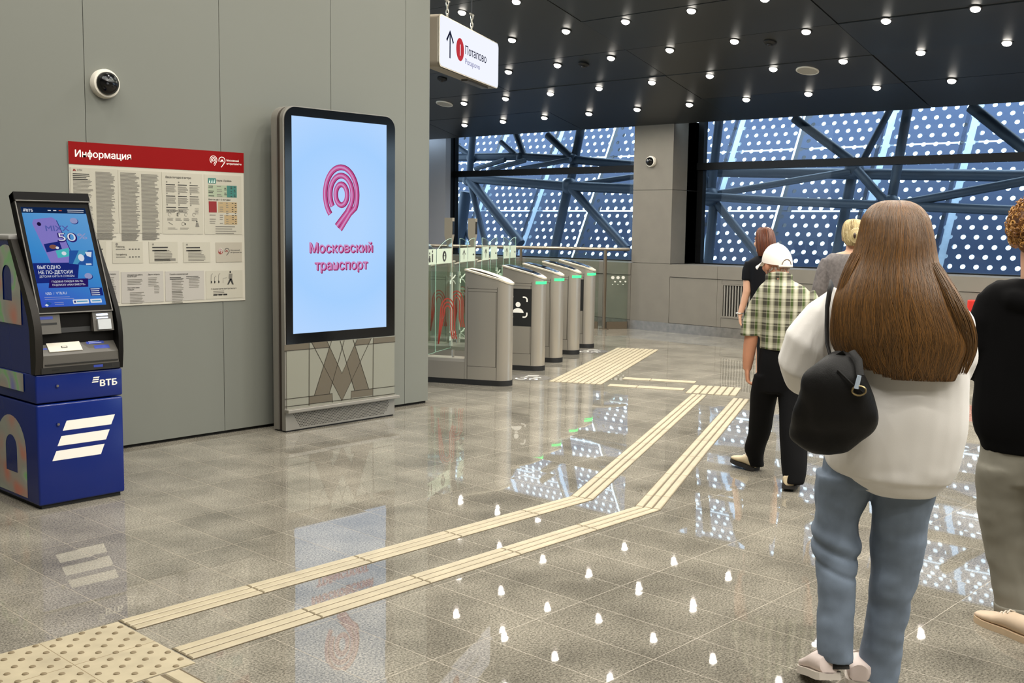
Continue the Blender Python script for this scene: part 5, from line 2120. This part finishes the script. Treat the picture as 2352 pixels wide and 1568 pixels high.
g = MB()
F_.loft(g, [(2010, 1020, 105, .12, 0), (2012, 1070, 122, .135, 0), (2012, 1110, 128, .13, 0)])
F_.loft(g, [(1943, 1085, 72, .12, 0), (1930, 1150, 60, .105, -.01), (1921, 1195, 52, .098, -.01), (1918, 1240, 55, .095, -.02), (1920, 1275, 53, .090, -.04), (1921, 1330, 46, .078, -.08), (1919, 1400, 41, .07, -.11), (1915, 1455, 39, .066, -.13), (1915, 1485, 43, .07, -.14), (1919, 1512, 41, .068, -.14)])
F_.loft(g, [(2076, 1085, 76, .12, .01), (2074, 1140, 73, .115, .02), (2066, 1210, 66, .105, .03), (2058, 1290, 60, .095, .03), (2046, 1360, 54, .085, .03), (2036, 1420, 48, .078, .03), (2024, 1490, 48, .076, .03), (2012, 1560, 51, .08, .02), (2008, 1592, 53, .082, .02)])
cloth('jeans', P1, g, m_jean, .008, 3, .009, 7, (1, 1, 1.5), knee)
m_sn = M('white sneaker', 'e2d2cc', .6)
m_sole = M('pale rubber sole', 'cfc6bc', .6)
z0 = Vector((0, 0, .055))
shoe('shoe', P1, F_.floor(1942, -.21) + Vector((0, 0, .075)), F_.floor(1888, .02) + Vector((0, 0, .005)), sole_mat=m_sole, up_mat=m_sn)
shoe('shoe', P1, F_.floor(2012, -.06), F_.floor(2000, .21), sole_mat=m_sole, up_mat=m_sn)
g = MB()
F_.limb(g, [(1924, 1500, -.15, .036), (1926, 1535, -.165, .038)])
g.build('sock', M('black sock', '15130f', .8), P1, smooth=60)
# hair
hrows = [(2057, 460, 9, .015, -.01), (2057, 463, 26, .04, -.01), (2057, 468, 40, .06, -.011), (2057, 477, 54, .08, -.013), (2057, 490, 65, .096, -.016), (2057, 507, 74, .108, -.02), (2057, 550, 84, .122, -.03), (2053, 600, 97, .118, -.055), (2052, 650, 120, .10, -.10), (2052, 700, 137, .085, -.135), (2060, 760, 153, .08, -.15), (2062, 790, 150, .062, -.148), (2064, 806, 128, .04, -.142), (2066, 816, 108, .022, -.14)]
g = MB()
F_.loft(g, hrows, 24, 2.0)
b = blob(g, .009, 6, 0)
for i, p in enumerate(b.v):
    x = (p - hc).dot(F_.rv)
    zt = max(0, hc.z - p.z)
    u_ = x / (1 + zt * 1.1)
    if (p - hc).dot(F_.fv) < .05:
        b.v[i] = p + F_.fv * (.0012 * math.sin(u_ * 190 + 2 * noise.noise(p * 3)) + .005 * noise.noise(Vector((u_ * 40, 0, p.z * 2.0))))
m_strand = bpy.data.materials.new('long brown hair')
m_strand.use_nodes = True
nt = m_strand.node_tree
bs = nt.nodes['Principled BSDF']
tc = N(nt, 'ShaderNodeTexCoord')
mp = N(nt, 'ShaderNodeMapping')
mp.inputs['Scale'].default_value = (60, 60, 2.2)
nz = N(nt, 'ShaderNodeTexNoise')
nz.inputs['Scale'].default_value = 1.0
nz.inputs['Detail'].default_value = 5
rp = N(nt, 'ShaderNodeValToRGB')
rp.color_ramp.elements[0].position, rp.color_ramp.elements[1].position = .32, .68
rp.color_ramp.elements[0].color = (*lin('4a321a'), 1)
rp.color_ramp.elements[1].color = (*lin('6f4f2a'), 1)
nt.links.new(tc.outputs['Object'], mp.inputs[0])
nt.links.new(mp.outputs[0], nz.inputs['Vector'])
nt.links.new(nz.outputs['Fac'], rp.inputs[0])
nt.links.new(rp.outputs[0], bs.inputs['Base Color'])
bs.inputs['Roughness'].default_value = .45
hair = b.build('hair', m_strand, P1, smooth=180, fixn=False)


def axes(fig, rows):
    out = []
    for px, py, hw, ry, off in rows:
        c = fig.p(px, py, off)
        out.append((c, fig.rv * ((fig.p(px + hw, py, off) - c).length), fig.fv * ry))
    return out


dens = cubic


g = MB()
ax_rows = axes(F_, dens(hrows[:-3] + [(2063, 795, 153, .074, -.154), (2066, 830, 136, .068, -.155), (2068, 850, 126, .062, -.157), (2070, 868, 116, .055, -.158)], 3))
strands(g, ax_rows, -178, -2, 3600, .0013, .07, .35, lift=.006, drop=3, left=7)
strands(g, ax_rows[:-4], 0, 180, 350, .0013, .05, .3, lift=.005, drop=4)
# the lock over the right shoulder
lock = axes(F_, dens([(2135, 590, 8, .02, -.09), (2163, 640, 15, .03, -.125), (2192, 700, 22, .035, -.15), (2212, 750, 24, .035, -.15), (2222, 795, 18, .03, -.14), (2214, 830, 15, .025, -.14), (2206, 858, 10, .02, -.14)], 3))
strands(g, lock, 0, 360, 260, .0014, .2, .1, drop=4)
strands(g, axes(F_, dens([(1990, 560, 20, .05, -.06), (1952, 640, 20, .05, -.1), (1936, 720, 18, .04, -.13), (1930, 780, 14, .03, -.14), (1945, 815, 12, .03, -.15)], 3)), 120, 300, 200, .0014, .2, .2, drop=4)
g.build('hair_strands', m_hair, hair, smooth=180, fixn=False)
# shoulder bag
m_bag = M('black nylon', '0b0a0a', .55, spec=.25, bump=.1, bump_scale=300)
BGT = thing('shoulder_bag', 'black shoulder bag hanging at the left hip of the long-haired woman', 'bag', F_.p(1920, 1040, -.24), world=True)
g = MB()
F_.loft(g, [(1946, 808, 26, .03, -0.275), (1938, 822, 42, .045, -0.285), (1929, 842, 60, .058, -0.298), (1920, 872, 76, .068, -0.305), (1917, 915, 88, .078, -0.290), (1916, 955, 97, .082, -0.275), (1908, 988, 92, .08, -0.250), (1893, 1012, 76, .072, -0.250), (1892, 1030, 46, .055, -0.250), (1892, 1040, 16, .03, -0.250)], 22)
g = blob(g, .008, 4, .014, 9, (1, 1, .7))
bag = g.build('bag_body', m_bag, BGT, smooth=180, fixn=False)
g = MB()
g.tube([F_.p(a, y, o) for a, y, o in ((1942, 812, -0.305), (1910, 828, -0.29), (1900, 790, -0.245), (1899, 750, -0.200), (1900, 705, -0.182), (1905, 671, -0.135), (1909, 655, -0.06), (1910, 650, .01), (1912, 657, .08), (1917, 684, .14))], [(.015, .005)] * 10, 8, up=F_.rv)
g.build('strap', m_bag, BGT, smooth=60)
g = MB()
g.tube([F_.p(1974, 862, -0.372), F_.p(1967, 892, -0.374)], [(.010, .006), (.012, .007)], 10, 0)
g.tube([F_.p(1955 + 18 + 16 * math.cos(t), 897 + 11 * math.sin(t), -.374) for t in [2 * PI * i / 14 for i in range(15)]], .0035, 6, 1)
g.build('clip', [M('pale blue clip', 'a9b8c9', .35), M('brass ring', 'a08f6a', .3, .9)], BGT, smooth=60)
g = MB()
g.tube([F_.p(a, y, o) for a, y, o in ((1956, 806, -0.31), (1972, 826, -0.335), (1976, 862, -.366))], [(.012, .003)] * 3, 8, up=F_.rv)
g.tube([F_.p(a, y, o) for a, y, o in ((1924, 850, -0.362), (1955, 880, -0.376), (1985, 905, -.362))], .004, 6)
g.build('front_strap', m_bag, BGT, smooth=60)


# ---- the man in the cap
def plaid(rv):
    m = bpy.data.materials.new('green plaid cotton')
    m.use_nodes = True
    nt = m.node_tree
    L = nt.links.new
    b = nt.nodes['Principled BSDF']
    b.inputs['Roughness'].default_value = .85
    tc = N(nt, 'ShaderNodeTexCoord')
    dt = N(nt, 'ShaderNodeVectorMath', operation='DOT_PRODUCT')
    L(tc.outputs['Object'], dt.inputs[0])
    dt.inputs[1].default_value = rv
    sp = N(nt, 'ShaderNodeSeparateXYZ')
    L(tc.outputs['Object'], sp.inputs[0])

    def ramp(src, per, ph, stops):
        f = math_node(nt, 'FRACT', math_node(nt, 'ADD', math_node(nt, 'MULTIPLY', src, 1 / per), ph))
        c = N(nt, 'ShaderNodeValToRGB')
        c.color_ramp.interpolation = 'CONSTANT'
        e = c.color_ramp.elements
        e[0].position = 0
        e[0].color = (*lin(stops[0][1]), 1)
        e[1].position = stops[1][0]
        e[1].color = (*lin(stops[1][1]), 1)
        for p, q in stops[2:]:
            k = e.new(p)
            k.color = (*lin(q), 1)
        L(f, c.inputs[0])
        return c.outputs[0]
    V = ramp(dt.outputs['Value'], .071, .2, [(0, '3f5a10'), (.2, '9c9a82'), (.30, 'c4c1ab'), (.52, '9c9a82'), (.62, '3d3a30'), (.96, '9c9a82')])
    H = ramp(sp.outputs[2], .078, .1, [(0, '4a473b'), (.14, 'b9b6a0'), (.22, '4a473b'), (.36, 'cbc8b4'), (.62, 'a8a58f'), (.80, '4a473b')])
    mx = N(nt, 'ShaderNodeMix', data_type='RGBA')
    mx.inputs[0].default_value = .36
    L(V, mx.inputs[6])
    L(H, mx.inputs[7])
    L(mx.outputs[2], b.inputs['Base Color'])
    return m


F_ = Fig(1795, 6.83)
rt = F_.floor(1790)
P2 = thing('person', 'elderly man in a white cap, green plaid short-sleeved shirt and black trousers, walking away', 'person', rt, world=True)
hf = (F_.fv * math.cos(.62) - F_.rv * math.sin(.62)).normalized()
hr = Vector((hf.y, -hf.x, 0))
hc = F_.p(1785, 600, .02)
g = MB()
head_geo(g, hc, hf, hr, .98)
g.tube([hc - UZ * .06 - hf * .02, F_.p(1790, 655, -.01)], [.062, .07], 14)
F_.loft(g, [(1790, 655, 25, .06, 0), (1800, 690, 48, .09, 0), (1804, 780, 50, .10, 0), (1804, 850, 48, .09, 0)])
F_.limb(g, [(1757, 675, 0, .05), (1736, 715, 0, .047), (1727, 765, 0, .044), (1723, 790, .01, .043), (1719, 820, .02, .038), (1716, 848, .03, .028)])
hand_geo(g, F_.p(1716, 846, .03), Vector((0, 0, -1)) + F_.rv * .08, F_.fv - F_.rv * .1, F_.rv, 1.0, 1.25)
F_.limb(g, [(1858, 680, 0, .05), (1874, 720, 0, .045), (1880, 780, .03, .04), (1878, 840, .08, .03)])
hand_geo(g, F_.p(1878, 840, .08), Vector((0, 0, -1)), F_.fv, -F_.rv, 1.0, 1.2)
F_.limb(g, [(1765, 850, 0, .07), (1748, 950, .1, .05), (1735, 1060, .3, .035)])
F_.limb(g, [(1825, 850, 0, .07), (1824, 980, -.1, .05), (1824, 1100, -.2, .035)])
b_ = body_skin('body', P2, g, m_skin2, .006)
face_parts(b_, hc, hf, hr)
g = MB()
for k in range(260):
    a = random.uniform(0, 2 * PI)
    z = random.uniform(-.075, -.02)
    r = 1 - (z / .105) ** 2
    d = hf * math.cos(a) + hr * math.sin(a)
    if math.cos(a) > .25:
        continue
    q = hc + hf * (.096 * math.cos(a) * math.sqrt(r)) * .99 + hr * (.074 * math.sin(a) * math.sqrt(r)) * .99 + UZ * z
    g.tube([q, q + d * .004 - UZ * .012], [.0028, .0015], 4, cap=False)
g.build('hair', M('short white hair', 'b9aca0', .7), P2, fixn=False)
# cap
m_cap = M('white cap cotton', 'e6dfd6', .8)
g = MB()
rows = []
cc = hc + UZ * .018
for th in [i / 9 * PI / 2 * .985 for i in range(10)]:
    r = math.cos(th)
    rows.append([cc + hf * (.108 * r * math.cos(2 * PI * k / 28)) + hr * (.090 * r * math.sin(2 * PI * k / 28)) + UZ * (-.030 + .125 * math.sin(th) + .012 * math.cos(2 * PI * k / 28) * r) for k in range(28)])
g.rings(rows, True)
g.ball(cc + UZ * .096, .009, .009, .005, 10)
cap = g.build('cap', m_cap, P2, smooth=60)
g = MB()
brim = []
for s0, t0 in ((0, 0), (1, 0)):
    pass
n = 14
top, bot = [], []
for j in range(5):
    w_ = j / 4
    for i in range(n + 1):
        a = -1.05 + 2.1 * i / n
        r0 = hf * (.106 * math.cos(a)) + hr * (.089 * math.sin(a))
        ex = hf * (.085 * w_ * math.cos(a * .9))
        top.append(cc + r0 + ex + UZ * (-.022 - .030 * w_ - .018 * (a ** 2) * w_))
bot = [p - UZ * .004 for p in top]
k = n + 1
fs = [(j * k + i, j * k + i + 1, (j + 1) * k + i + 1, (j + 1) * k + i) for j in range(4) for i in range(n)]
g.add(top, fs)
g.add(bot, [tuple(reversed(f)) for f in fs])
g.build('brim', m_cap, cap, smooth=60)
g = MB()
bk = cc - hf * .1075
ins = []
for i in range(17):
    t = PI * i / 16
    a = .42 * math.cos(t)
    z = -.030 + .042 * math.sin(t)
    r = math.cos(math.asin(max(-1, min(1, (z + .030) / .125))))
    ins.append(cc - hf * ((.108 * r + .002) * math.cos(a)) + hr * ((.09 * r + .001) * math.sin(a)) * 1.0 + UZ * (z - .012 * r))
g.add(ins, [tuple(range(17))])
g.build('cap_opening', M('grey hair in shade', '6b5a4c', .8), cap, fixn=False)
g = MB()
g.tube([cc - hf * (.111 * math.cos(a)) + hr * (.092 * math.sin(a)) + UZ * (-.044) for a in [-.6 + 1.2 * i / 8 for i in range(9)]], [(.007, .002)] * 9, 8, up=UZ)
g.build('cap_strap', m_cap, cap, smooth=60)
g = MB()
F_.loft(g, [(1789, 634, 26, .066, .0), (1791, 646, 33, .075, 0), (1797, 658, 52, .10, 0), (1801, 675, 62, .125, 0), (1804, 705, 63, .135, 0), (1805, 750, 62, .14, 0), (1806, 785, 63, .14, 0), (1806, 801, 64, .14, 0)], 24)
F_.limb(g, [(1762, 672, 0, .062), (1742, 703, 0, .064), (1731, 735, 0, .060), (1724, 758, 0, .060), (1723, 771, 0, .061)])
F_.limb(g, [(1850, 675, 0, .062), (1866, 705, 0, .062), (1876, 740, .01, .060), (1882, 771, .02, .060)])
cloth('plaid_shirt', P2, g, plaid(F_.rv), .008, 4, .007, 7)
g = MB()
g.tube([F_.p(1789 + 29 * math.cos(t), 634 - 5 * math.sin(t) * 0 + 3 * math.cos(2 * t), .066 * math.sin(t)) for t in [2 * PI * i / 20 for i in range(21)]], [(.022, .007)] * 21, 8, up=UZ)
g.build('collar', plaid(F_.rv), P2, smooth=60)
m_trou = M('black trousers cloth', '08080a', .8, spec=.15)
g = MB()
F_.loft(g, [(1802, 790, 58, .125, 0), (1800, 830, 61, .13, 0), (1799, 870, 62, .125, 0), (1798, 900, 60, .11, 0)])
F_.loft(g, [(1768, 860, 36, .105, 0), (1755, 905, 32, .095, .04), (1748, 960, 28, .085, .12), (1742, 1000, 25, .078, .18), (1733, 1030, 24, .075, .24), (1735, 1050, 18, .068, .28), (1738, 1068, 17, .065, .30)])
F_.loft(g, [(1825, 860, 38, .105, 0), (1823, 905, 36, .10, -.03), (1823, 980, 33, .09, -.10), (1824, 1050, 31, .085, -.16), (1824, 1085, 28, .08, -.19), (1824, 1107, 23, .075, -.21)])
cloth('trousers', P2, g, m_trou, .009, 4, .006, 7)
m_bs = M('beige shoe leather', 'c4b393', .55)
m_ds = M('dark sole', '1d1a18', .7)
sh1 = shoe('shoe', P2, F_.floor(1748, .28), F_.floor(1690, .40) + Vector((0, 0, .035)), sole_mat=m_ds, up_mat=m_bs)
sh2 = shoe('shoe', P2, F_.floor(1826, -.27) + Vector((0, 0, .02)), F_.floor(1832, .0), sole_mat=m_ds, up_mat=m_bs)


# ---- the woman in black by the wall
F_ = Fig(1752, 10.0)
rt = F_.floor(1752)
P3 = thing('person', 'auburn-haired woman in a black short-sleeved dress with a bracelet, beyond the man in the cap', 'person', rt, world=True)
hf = (F_.fv * math.cos(.75) - F_.rv * math.sin(.75)).normalized()
hr = Vector((hf.y, -hf.x, 0))
hc = F_.p(1755, 550, 0)
g = MB()
head_geo(g, hc, hf, hr, .95)
g.tube([hc - UZ * .06, F_.p(1755, 592, 0)], [.048, .052], 12)
F_.loft(g, [(1755, 592, 16, .06, 0), (1755, 610, 28, .08, 0), (1755, 700, 26, .08, 0), (1757, 760, 28, .09, 0)])
F_.limb(g, [(1722, 606, 0, .045), (1717, 640, 0, .042), (1716, 668, 0, .038), (1707, 700, .02, .031), (1699, 724, .03, .024)])
hand_geo(g, F_.p(1699, 723, .03), Vector((0, 0, -1)) + F_.rv * .1, F_.fv, F_.rv, .92, .5)
F_.limb(g, [(1788, 606, 0, .045), (1794, 650, 0, .042), (1796, 690, .05, .034), (1796, 725, .1, .025)])
hand_geo(g, F_.p(1796, 725, .1), Vector((0, 0, -1)), F_.fv, -F_.rv, .92, .5)
F_.limb(g, [(1752, 760, 0, .065), (1748, 850, .05, .05), (1744, 915, .1, .034)])
F_.limb(g, [(1768, 760, 0, .065), (1764, 850, -.05, .05), (1758, 915, -.1, .034)])
b_ = body_skin('body', P3, g, m_skin, .007)
face_parts(b_, hc, hf, hr, .95)
g = MB()
F_.loft(g, [(1755, 587, 14, .06, 0), (1755, 594, 28, .08, 0), (1755, 603, 37, .10, 0), (1755, 640, 35, .11, 0), (1757, 690, 31, .11, 0), (1761, 740, 30, .115, 0), (1764, 800, 27, .12, 0), (1764, 855, 26, .12, 0)])
F_.limb(g, [(1724, 602, 0, .052), (1718, 622, 0, .054), (1717, 643, 0, .054)])
F_.limb(g, [(1787, 602, 0, .052), (1793, 622, 0, .054), (1794, 643, 0, .054)])
cloth('dress', P3, g, M('black jersey', '08090d', .8, spec=.15), .010, 5, .005, 7)
m_aub = [M('auburn', '54280f', .42), M('auburn light', '653416', .42), M('auburn dark', '401d0b', .45)]
hr_ = [(1757, 521, 6, .03, 0), (1757, 525, 14, .07, 0), (1757, 534, 19, .088, -.005), (1758, 548, 21.5, .098, -.015), (1759, 562, 21, .09, -.03), (1759, 575, 19, .075, -.045), (1760, 588, 17, .06, -.05)]
g = MB()
for a_, (px, py, hw, ry, off) in enumerate(hr_):
    pass
F_.loft(g, [(px + 2, py, hw - 1, ry - .012, off - .018) for px, py, hw, ry, off in hr_], 18, 2.0)
h_ = cloth('hair', P3, g, m_aub[0], .009, 4, .004, 14, (1, 1, .2))
g = MB()
strands(g, axes(F_, dens(hr_, 2)), -172, 40, 420, .003, .05, .3)
g.build('hair_strands', m_aub, h_, fixn=False)
g = MB()
c = F_.p(1698.5, 719, .03)
g.tube([c + F_.rv * (.031 * math.cos(t)) + F_.fv * (.031 * math.sin(t)) for t in [2 * PI * i / 16 for i in range(17)]], .006, 8)
g.build('bracelet', M('silver', 'c9c6c0', .25, .9), P3, smooth=60)
for px, off in ((1743, .1), (1758, -.1)):
    shoe('shoe', P3, F_.floor(px, off - .05), F_.floor(px, off + .19), sole_mat=m_ds, up_mat=M('black shoe', '141414', .5))


# ---- the blonde woman
F_ = Fig(1960, 8.0)
rt = F_.floor(1960)
P4 = thing('person', 'blonde woman with pinned-up hair and thin grey top, half hidden behind the long-haired woman', 'person', rt, world=True)
hc = F_.p(1962, 536, .02)
g = MB()
head_geo(g, hc, F_.fv, F_.rv, .97)
g.tube([hc - UZ * .06 - F_.fv * .015, F_.p(1960, 590, -.01)], [.052, .06], 14)
F_.loft(g, [(1958, 577, 20, .06, 0), (1956, 585, 44, .085, 0), (1955, 600, 56, .095, 0), (1956, 700, 50, .10, 0), (1958, 790, 54, .10, 0)])
F_.limb(g, [(1902, 600, 0, .048), (1889, 650, 0, .044), (1880, 700, .02, .038), (1876, 750, .1, .026)])
hand_geo(g, F_.p(1876, 750, .1), Vector((0, 0, -1)) + F_.fv * .5, F_.fv, F_.rv, .92, .5)
F_.limb(g, [(2010, 600, 0, .048), (2022, 650, 0, .044), (2030, 700, .02, .038), (2032, 750, .1, .026)])
hand_geo(g, F_.p(2032, 750, .1), Vector((0, 0, -1)) + F_.fv * .5, F_.fv, -F_.rv, .92, .5)
F_.limb(g, [(1940, 790, 0, .08), (1938, 900, .1, .055), (1938, 1015, .15, .036)])
F_.limb(g, [(1976, 790, 0, .08), (1978, 900, -.1, .055), (1978, 1015, -.1, .036)])
b_ = body_skin('body', P4, g, m_skin, .007)
face_parts(b_, hc, F_.fv, F_.rv)
g = MB()
F_.loft(g, [(1956, 583, 46, .09, 0), (1956, 590, 57, .105, 0), (1956, 604, 64, .12, 0), (1956, 650, 62, .125, 0), (1957, 720, 60, .12, 0), (1958, 790, 66, .13, 0), (1958, 850, 68, .135, 0)])
F_.limb(g, [(1904, 598, 0, .056), (1893, 625, 0, .06), (1884, 660, 0, .058), (1878, 700, .02, .055), (1875, 735, .06, .045)])
F_.limb(g, [(2008, 598, 0, .056), (2020, 640, 0, .06), (2028, 690, .02, .056), (2031, 735, .06, .045)])
cloth('thin_top', P4, g, M('grey sheer knit', '66605f', .8, noise_amt=.3, noise_scale=45), .009, 4, .006, 9)
g = MB()
F_.loft(g, [(1958, 830, 60, .12, 0), (1958, 870, 62, .12, 0)])
F_.loft(g, [(1938, 850, 36, .11, 0), (1938, 940, 28, .09, .1), (1938, 1015, 24, .08, .15)])
F_.loft(g, [(1978, 850, 36, .11, 0), (1978, 940, 28, .09, -.1), (1978, 1015, 24, .08, -.1)])
cloth('trousers', P4, g, m_trou, .011, 4, .005, 7)
m_bl = [M('blonde', 'a8966a', .45), M('blonde light', 'c4b48a', .45), M('blonde dark', '7d6a45', .5)]
hr_ = [(1962, 503, 6, .03, 0), (1962, 506, 15, .065, 0), (1962, 514, 22, .092, -.002), (1962, 528, 26, .106, -.005), (1962, 544, 26, .104, -.012), (1962, 556, 21, .085, -.025), (1961, 564, 14, .05, -.04)]
g = MB()
F_.loft(g, [(px, py, hw, ry - .004, off - .01) for px, py, hw, ry, off in hr_], 20, 2.0)
c = F_.p(1967, 541, -.10)
g.ball(c, .048, .035, .055, 16, ax=(F_.rv, F_.fv, UZ))
h_ = cloth('hair', P4, g, m_bl[0], .007, 4, .004, 16)
g = MB()
up_rows = axes(F_, dens(hr_[::-1], 2))
strands(g, axes(F_, dens(hr_, 2)), -180, 0, 420, .0026, .25, .3)
for k in range(90):
    a0 = random.uniform(0, 6.28)
    r1 = random.uniform(.012, .05)
    g.tube([c - F_.fv * (.036 - r1 * .35) + F_.rv * (r1 * math.cos(a0 + t) * .95) + UZ * (r1 * 1.12 * math.sin(a0 + t)) for t in [i * .35 for i in range(8)]], .0028, 4, random.randrange(2), cap=False)
g.build('hair_strands', m_bl, h_, fixn=False)
g = MB()
g.ball(c - F_.fv * .045 - F_.rv * .012, .010, .010, .020, 12, ax=(F_.rv, F_.fv, UZ))
g.build('hair_clip', M('dark brown clip', '2a160d', .4), h_, smooth=60)
for px, off in ((1938, .15), (1978, -.1)):
    shoe('shoe', P4, F_.floor(px, off - .05), F_.floor(px, off + .19), sole_mat=m_ds, up_mat=M('black shoe', '141414', .5))


# ---- the person in the black hooded top at the right edge
F_ = Fig(2370, 4.40)
rt = F_.floor(2390)
P5 = thing('person', 'person with curly ginger hair, black hooded top and pale trousers, at the right edge', 'person', rt, world=True)
hf = (F_.fv * math.cos(.35) + F_.rv * math.sin(.35)).normalized()
hf = F_.fv
hr = F_.rv
hc = F_.p(2384, 538, .02)
g = MB()
head_geo(g, hc, hf, hr, 1.0)
g.tube([hc - UZ * .06 - hf * .02, F_.p(2386, 650, -.015)], [.062, .068], 14)
F_.loft(g, [(2388, 650, 35, .07, 0), (2390, 690, 90, .09, 0), (2390, 850, 85, .09, 0), (2390, 1010, 80, .09, 0)])
F_.limb(g, [(2280, 700, 0, .05), (2262, 780, -.03, .045), (2244, 830, 0, .036), (2232, 858, .07, .028)])
hand_geo(g, F_.p(2234, 852, .07), F_.rv * .8 + F_.fv * .6 - UZ * .2, UZ, -F_.fv, .95, .6)
F_.limb(g, [(2500, 700, 0, .05), (2515, 790, -.03, .045), (2510, 860, .05, .036), (2490, 880, .15, .028)])
hand_geo(g, F_.p(2490, 880, .15), F_.fv, UZ, -F_.rv, .95, .6)
F_.limb(g, [(2330, 1010, 0, .08), (2315, 1200, .02, .055), (2335, 1400, .0, .038)])
F_.limb(g, [(2440, 1010, 0, .08), (2455, 1200, .1, .055), (2460, 1390, .2, .038)])
b_ = body_skin('body', P5, g, m_skin, .007)
face_parts(b_, hc, hf, hr)
m_hood = M('black fleece', '060607', .9, spec=.1)
g = MB()
F_.loft(g, [(2388, 640, 58, .09, 0), (2388, 655, 112, .115, 0), (2390, 680, 138, .13, 0), (2392, 730, 150, .14, 0), (2392, 800, 154, .145, 0), (2392, 880, 158, .15, 0), (2392, 955, 163, .155, 0), (2392, 1000, 157, .15, 0), (2392, 1015, 148, .145, 0), (2392, 1040, 141, .14, 0)], 24)
F_.limb(g, [(2290, 690, 0, .075), (2268, 740, -.02, .075), (2256, 790, -.02, .068), (2240, 830, .01, .056), (2226, 855, .06, .046)])
F_.limb(g, [(2490, 690, 0, .075), (2512, 780, -.02, .07), (2512, 850, .03, .055), (2494, 878, .12, .045)])
F_.limb(g, [(2300, 655, .06, .03), (2292, 672, -.03, .045), (2330, 690, -.10, .05), (2388, 700, -.115, .055), (2446, 690, -.10, .05), (2484, 672, -.03, .045), (2476, 655, .06, .03)])
cloth('hooded_top', P5, g, m_hood, .010, 5, .007, 6)
m_pal = M('pale grey-green denim', '78756a', .85, noise_amt=.10, noise_scale=7)
g = MB()
F_.loft(g, [(2388, 1010, 138, .13, 0), (2386, 1060, 142, .135, 0), (2382, 1110, 140, .125, 0)])
F_.loft(g, [(2318, 1070, 74, .125, 0), (2306, 1150, 64, .115, .02), (2310, 1230, 56, .105, .03), (2318, 1300, 50, .095, .02), (2326, 1370, 46, .088, .0), (2330, 1403, 46, .086, -.01)])
F_.loft(g, [(2450, 1070, 74, .125, 0), (2455, 1200, 58, .105, .08), (2460, 1320, 50, .095, .15), (2462, 1390, 47, .086, .2)])
cloth('trousers', P5, g, m_pal, .009, 3, .010, 6, (1, 1, 1.5))
g = MB()
F_.loft(g, [(2330, 1385, 49, .092, -.01), (2331, 1408, 49, .092, -.01)])
cloth('trouser_cuff', P5, g, m_pal, .008, 3)
m_cv = M('cream canvas shoe', 'c9b39b', .7)
m_cs = M('cream rubber', 'c3ab8d', .6)
shoe('shoe', P5, at_z(2378, 1478), at_z(2243, 1420), sole_mat=m_cs, up_mat=m_cv)
shoe('shoe', P5, F_.floor(2470, .1), F_.floor(2450, .36), sole_mat=m_cs, up_mat=m_cv)
m_gin = [M('ginger', '9a6a2c', .5), M('ginger light', 'b98a48', .5), M('ginger dark', '6e441b', .5)]
g = MB()
g.ball(hc + UZ * .035 - hf * .015, .098, .118, .112, 20, ax=(hr, hf, UZ))
g.ball(hc + UZ * .0 - hf * .055, .082, .065, .10, 18, ax=(hr, hf, UZ))
h_ = cloth('hair', P5, g, m_gin[2], .009, 3, .012, 28)
g = MB()
for k in range(900):
    a = random.uniform(0, 2 * PI)
    z = random.uniform(-.62, 1)
    r = math.sqrt(max(0, 1 - z * z))
    d = (hr * (.108 * r * math.cos(a)) + hf * (.125 * r * math.sin(a)) + UZ * (.122 * z))
    if math.sin(a) > .55 and z < .35:
        continue
    q = hc + UZ * .035 - hf * .018 + d * random.uniform(.92, 1.08)
    nn = d.normalized()
    t1 = nn.cross(Vector((random.uniform(-1, 1), random.uniform(-1, 1), random.uniform(-1, 1)))).normalized()
    t2 = nn.cross(t1)
    cr = random.uniform(.007, .013)
    ph = random.uniform(0, 6.28)
    g.tube([q + t1 * (cr * math.cos(ph + t)) + t2 * (cr * .8 * math.sin(ph + t)) + nn * (.002 * t) for t in [i * .75 for i in range(8)]], [.0022] * 7 + [.001], 4, random.choice((0, 0, 1, 1, 2)), cap=False)
g.build('hair_curls', m_gin, h_, fixn=False)

for o in list(SC.objects):
    if '_world' in o:
        del o['_world']
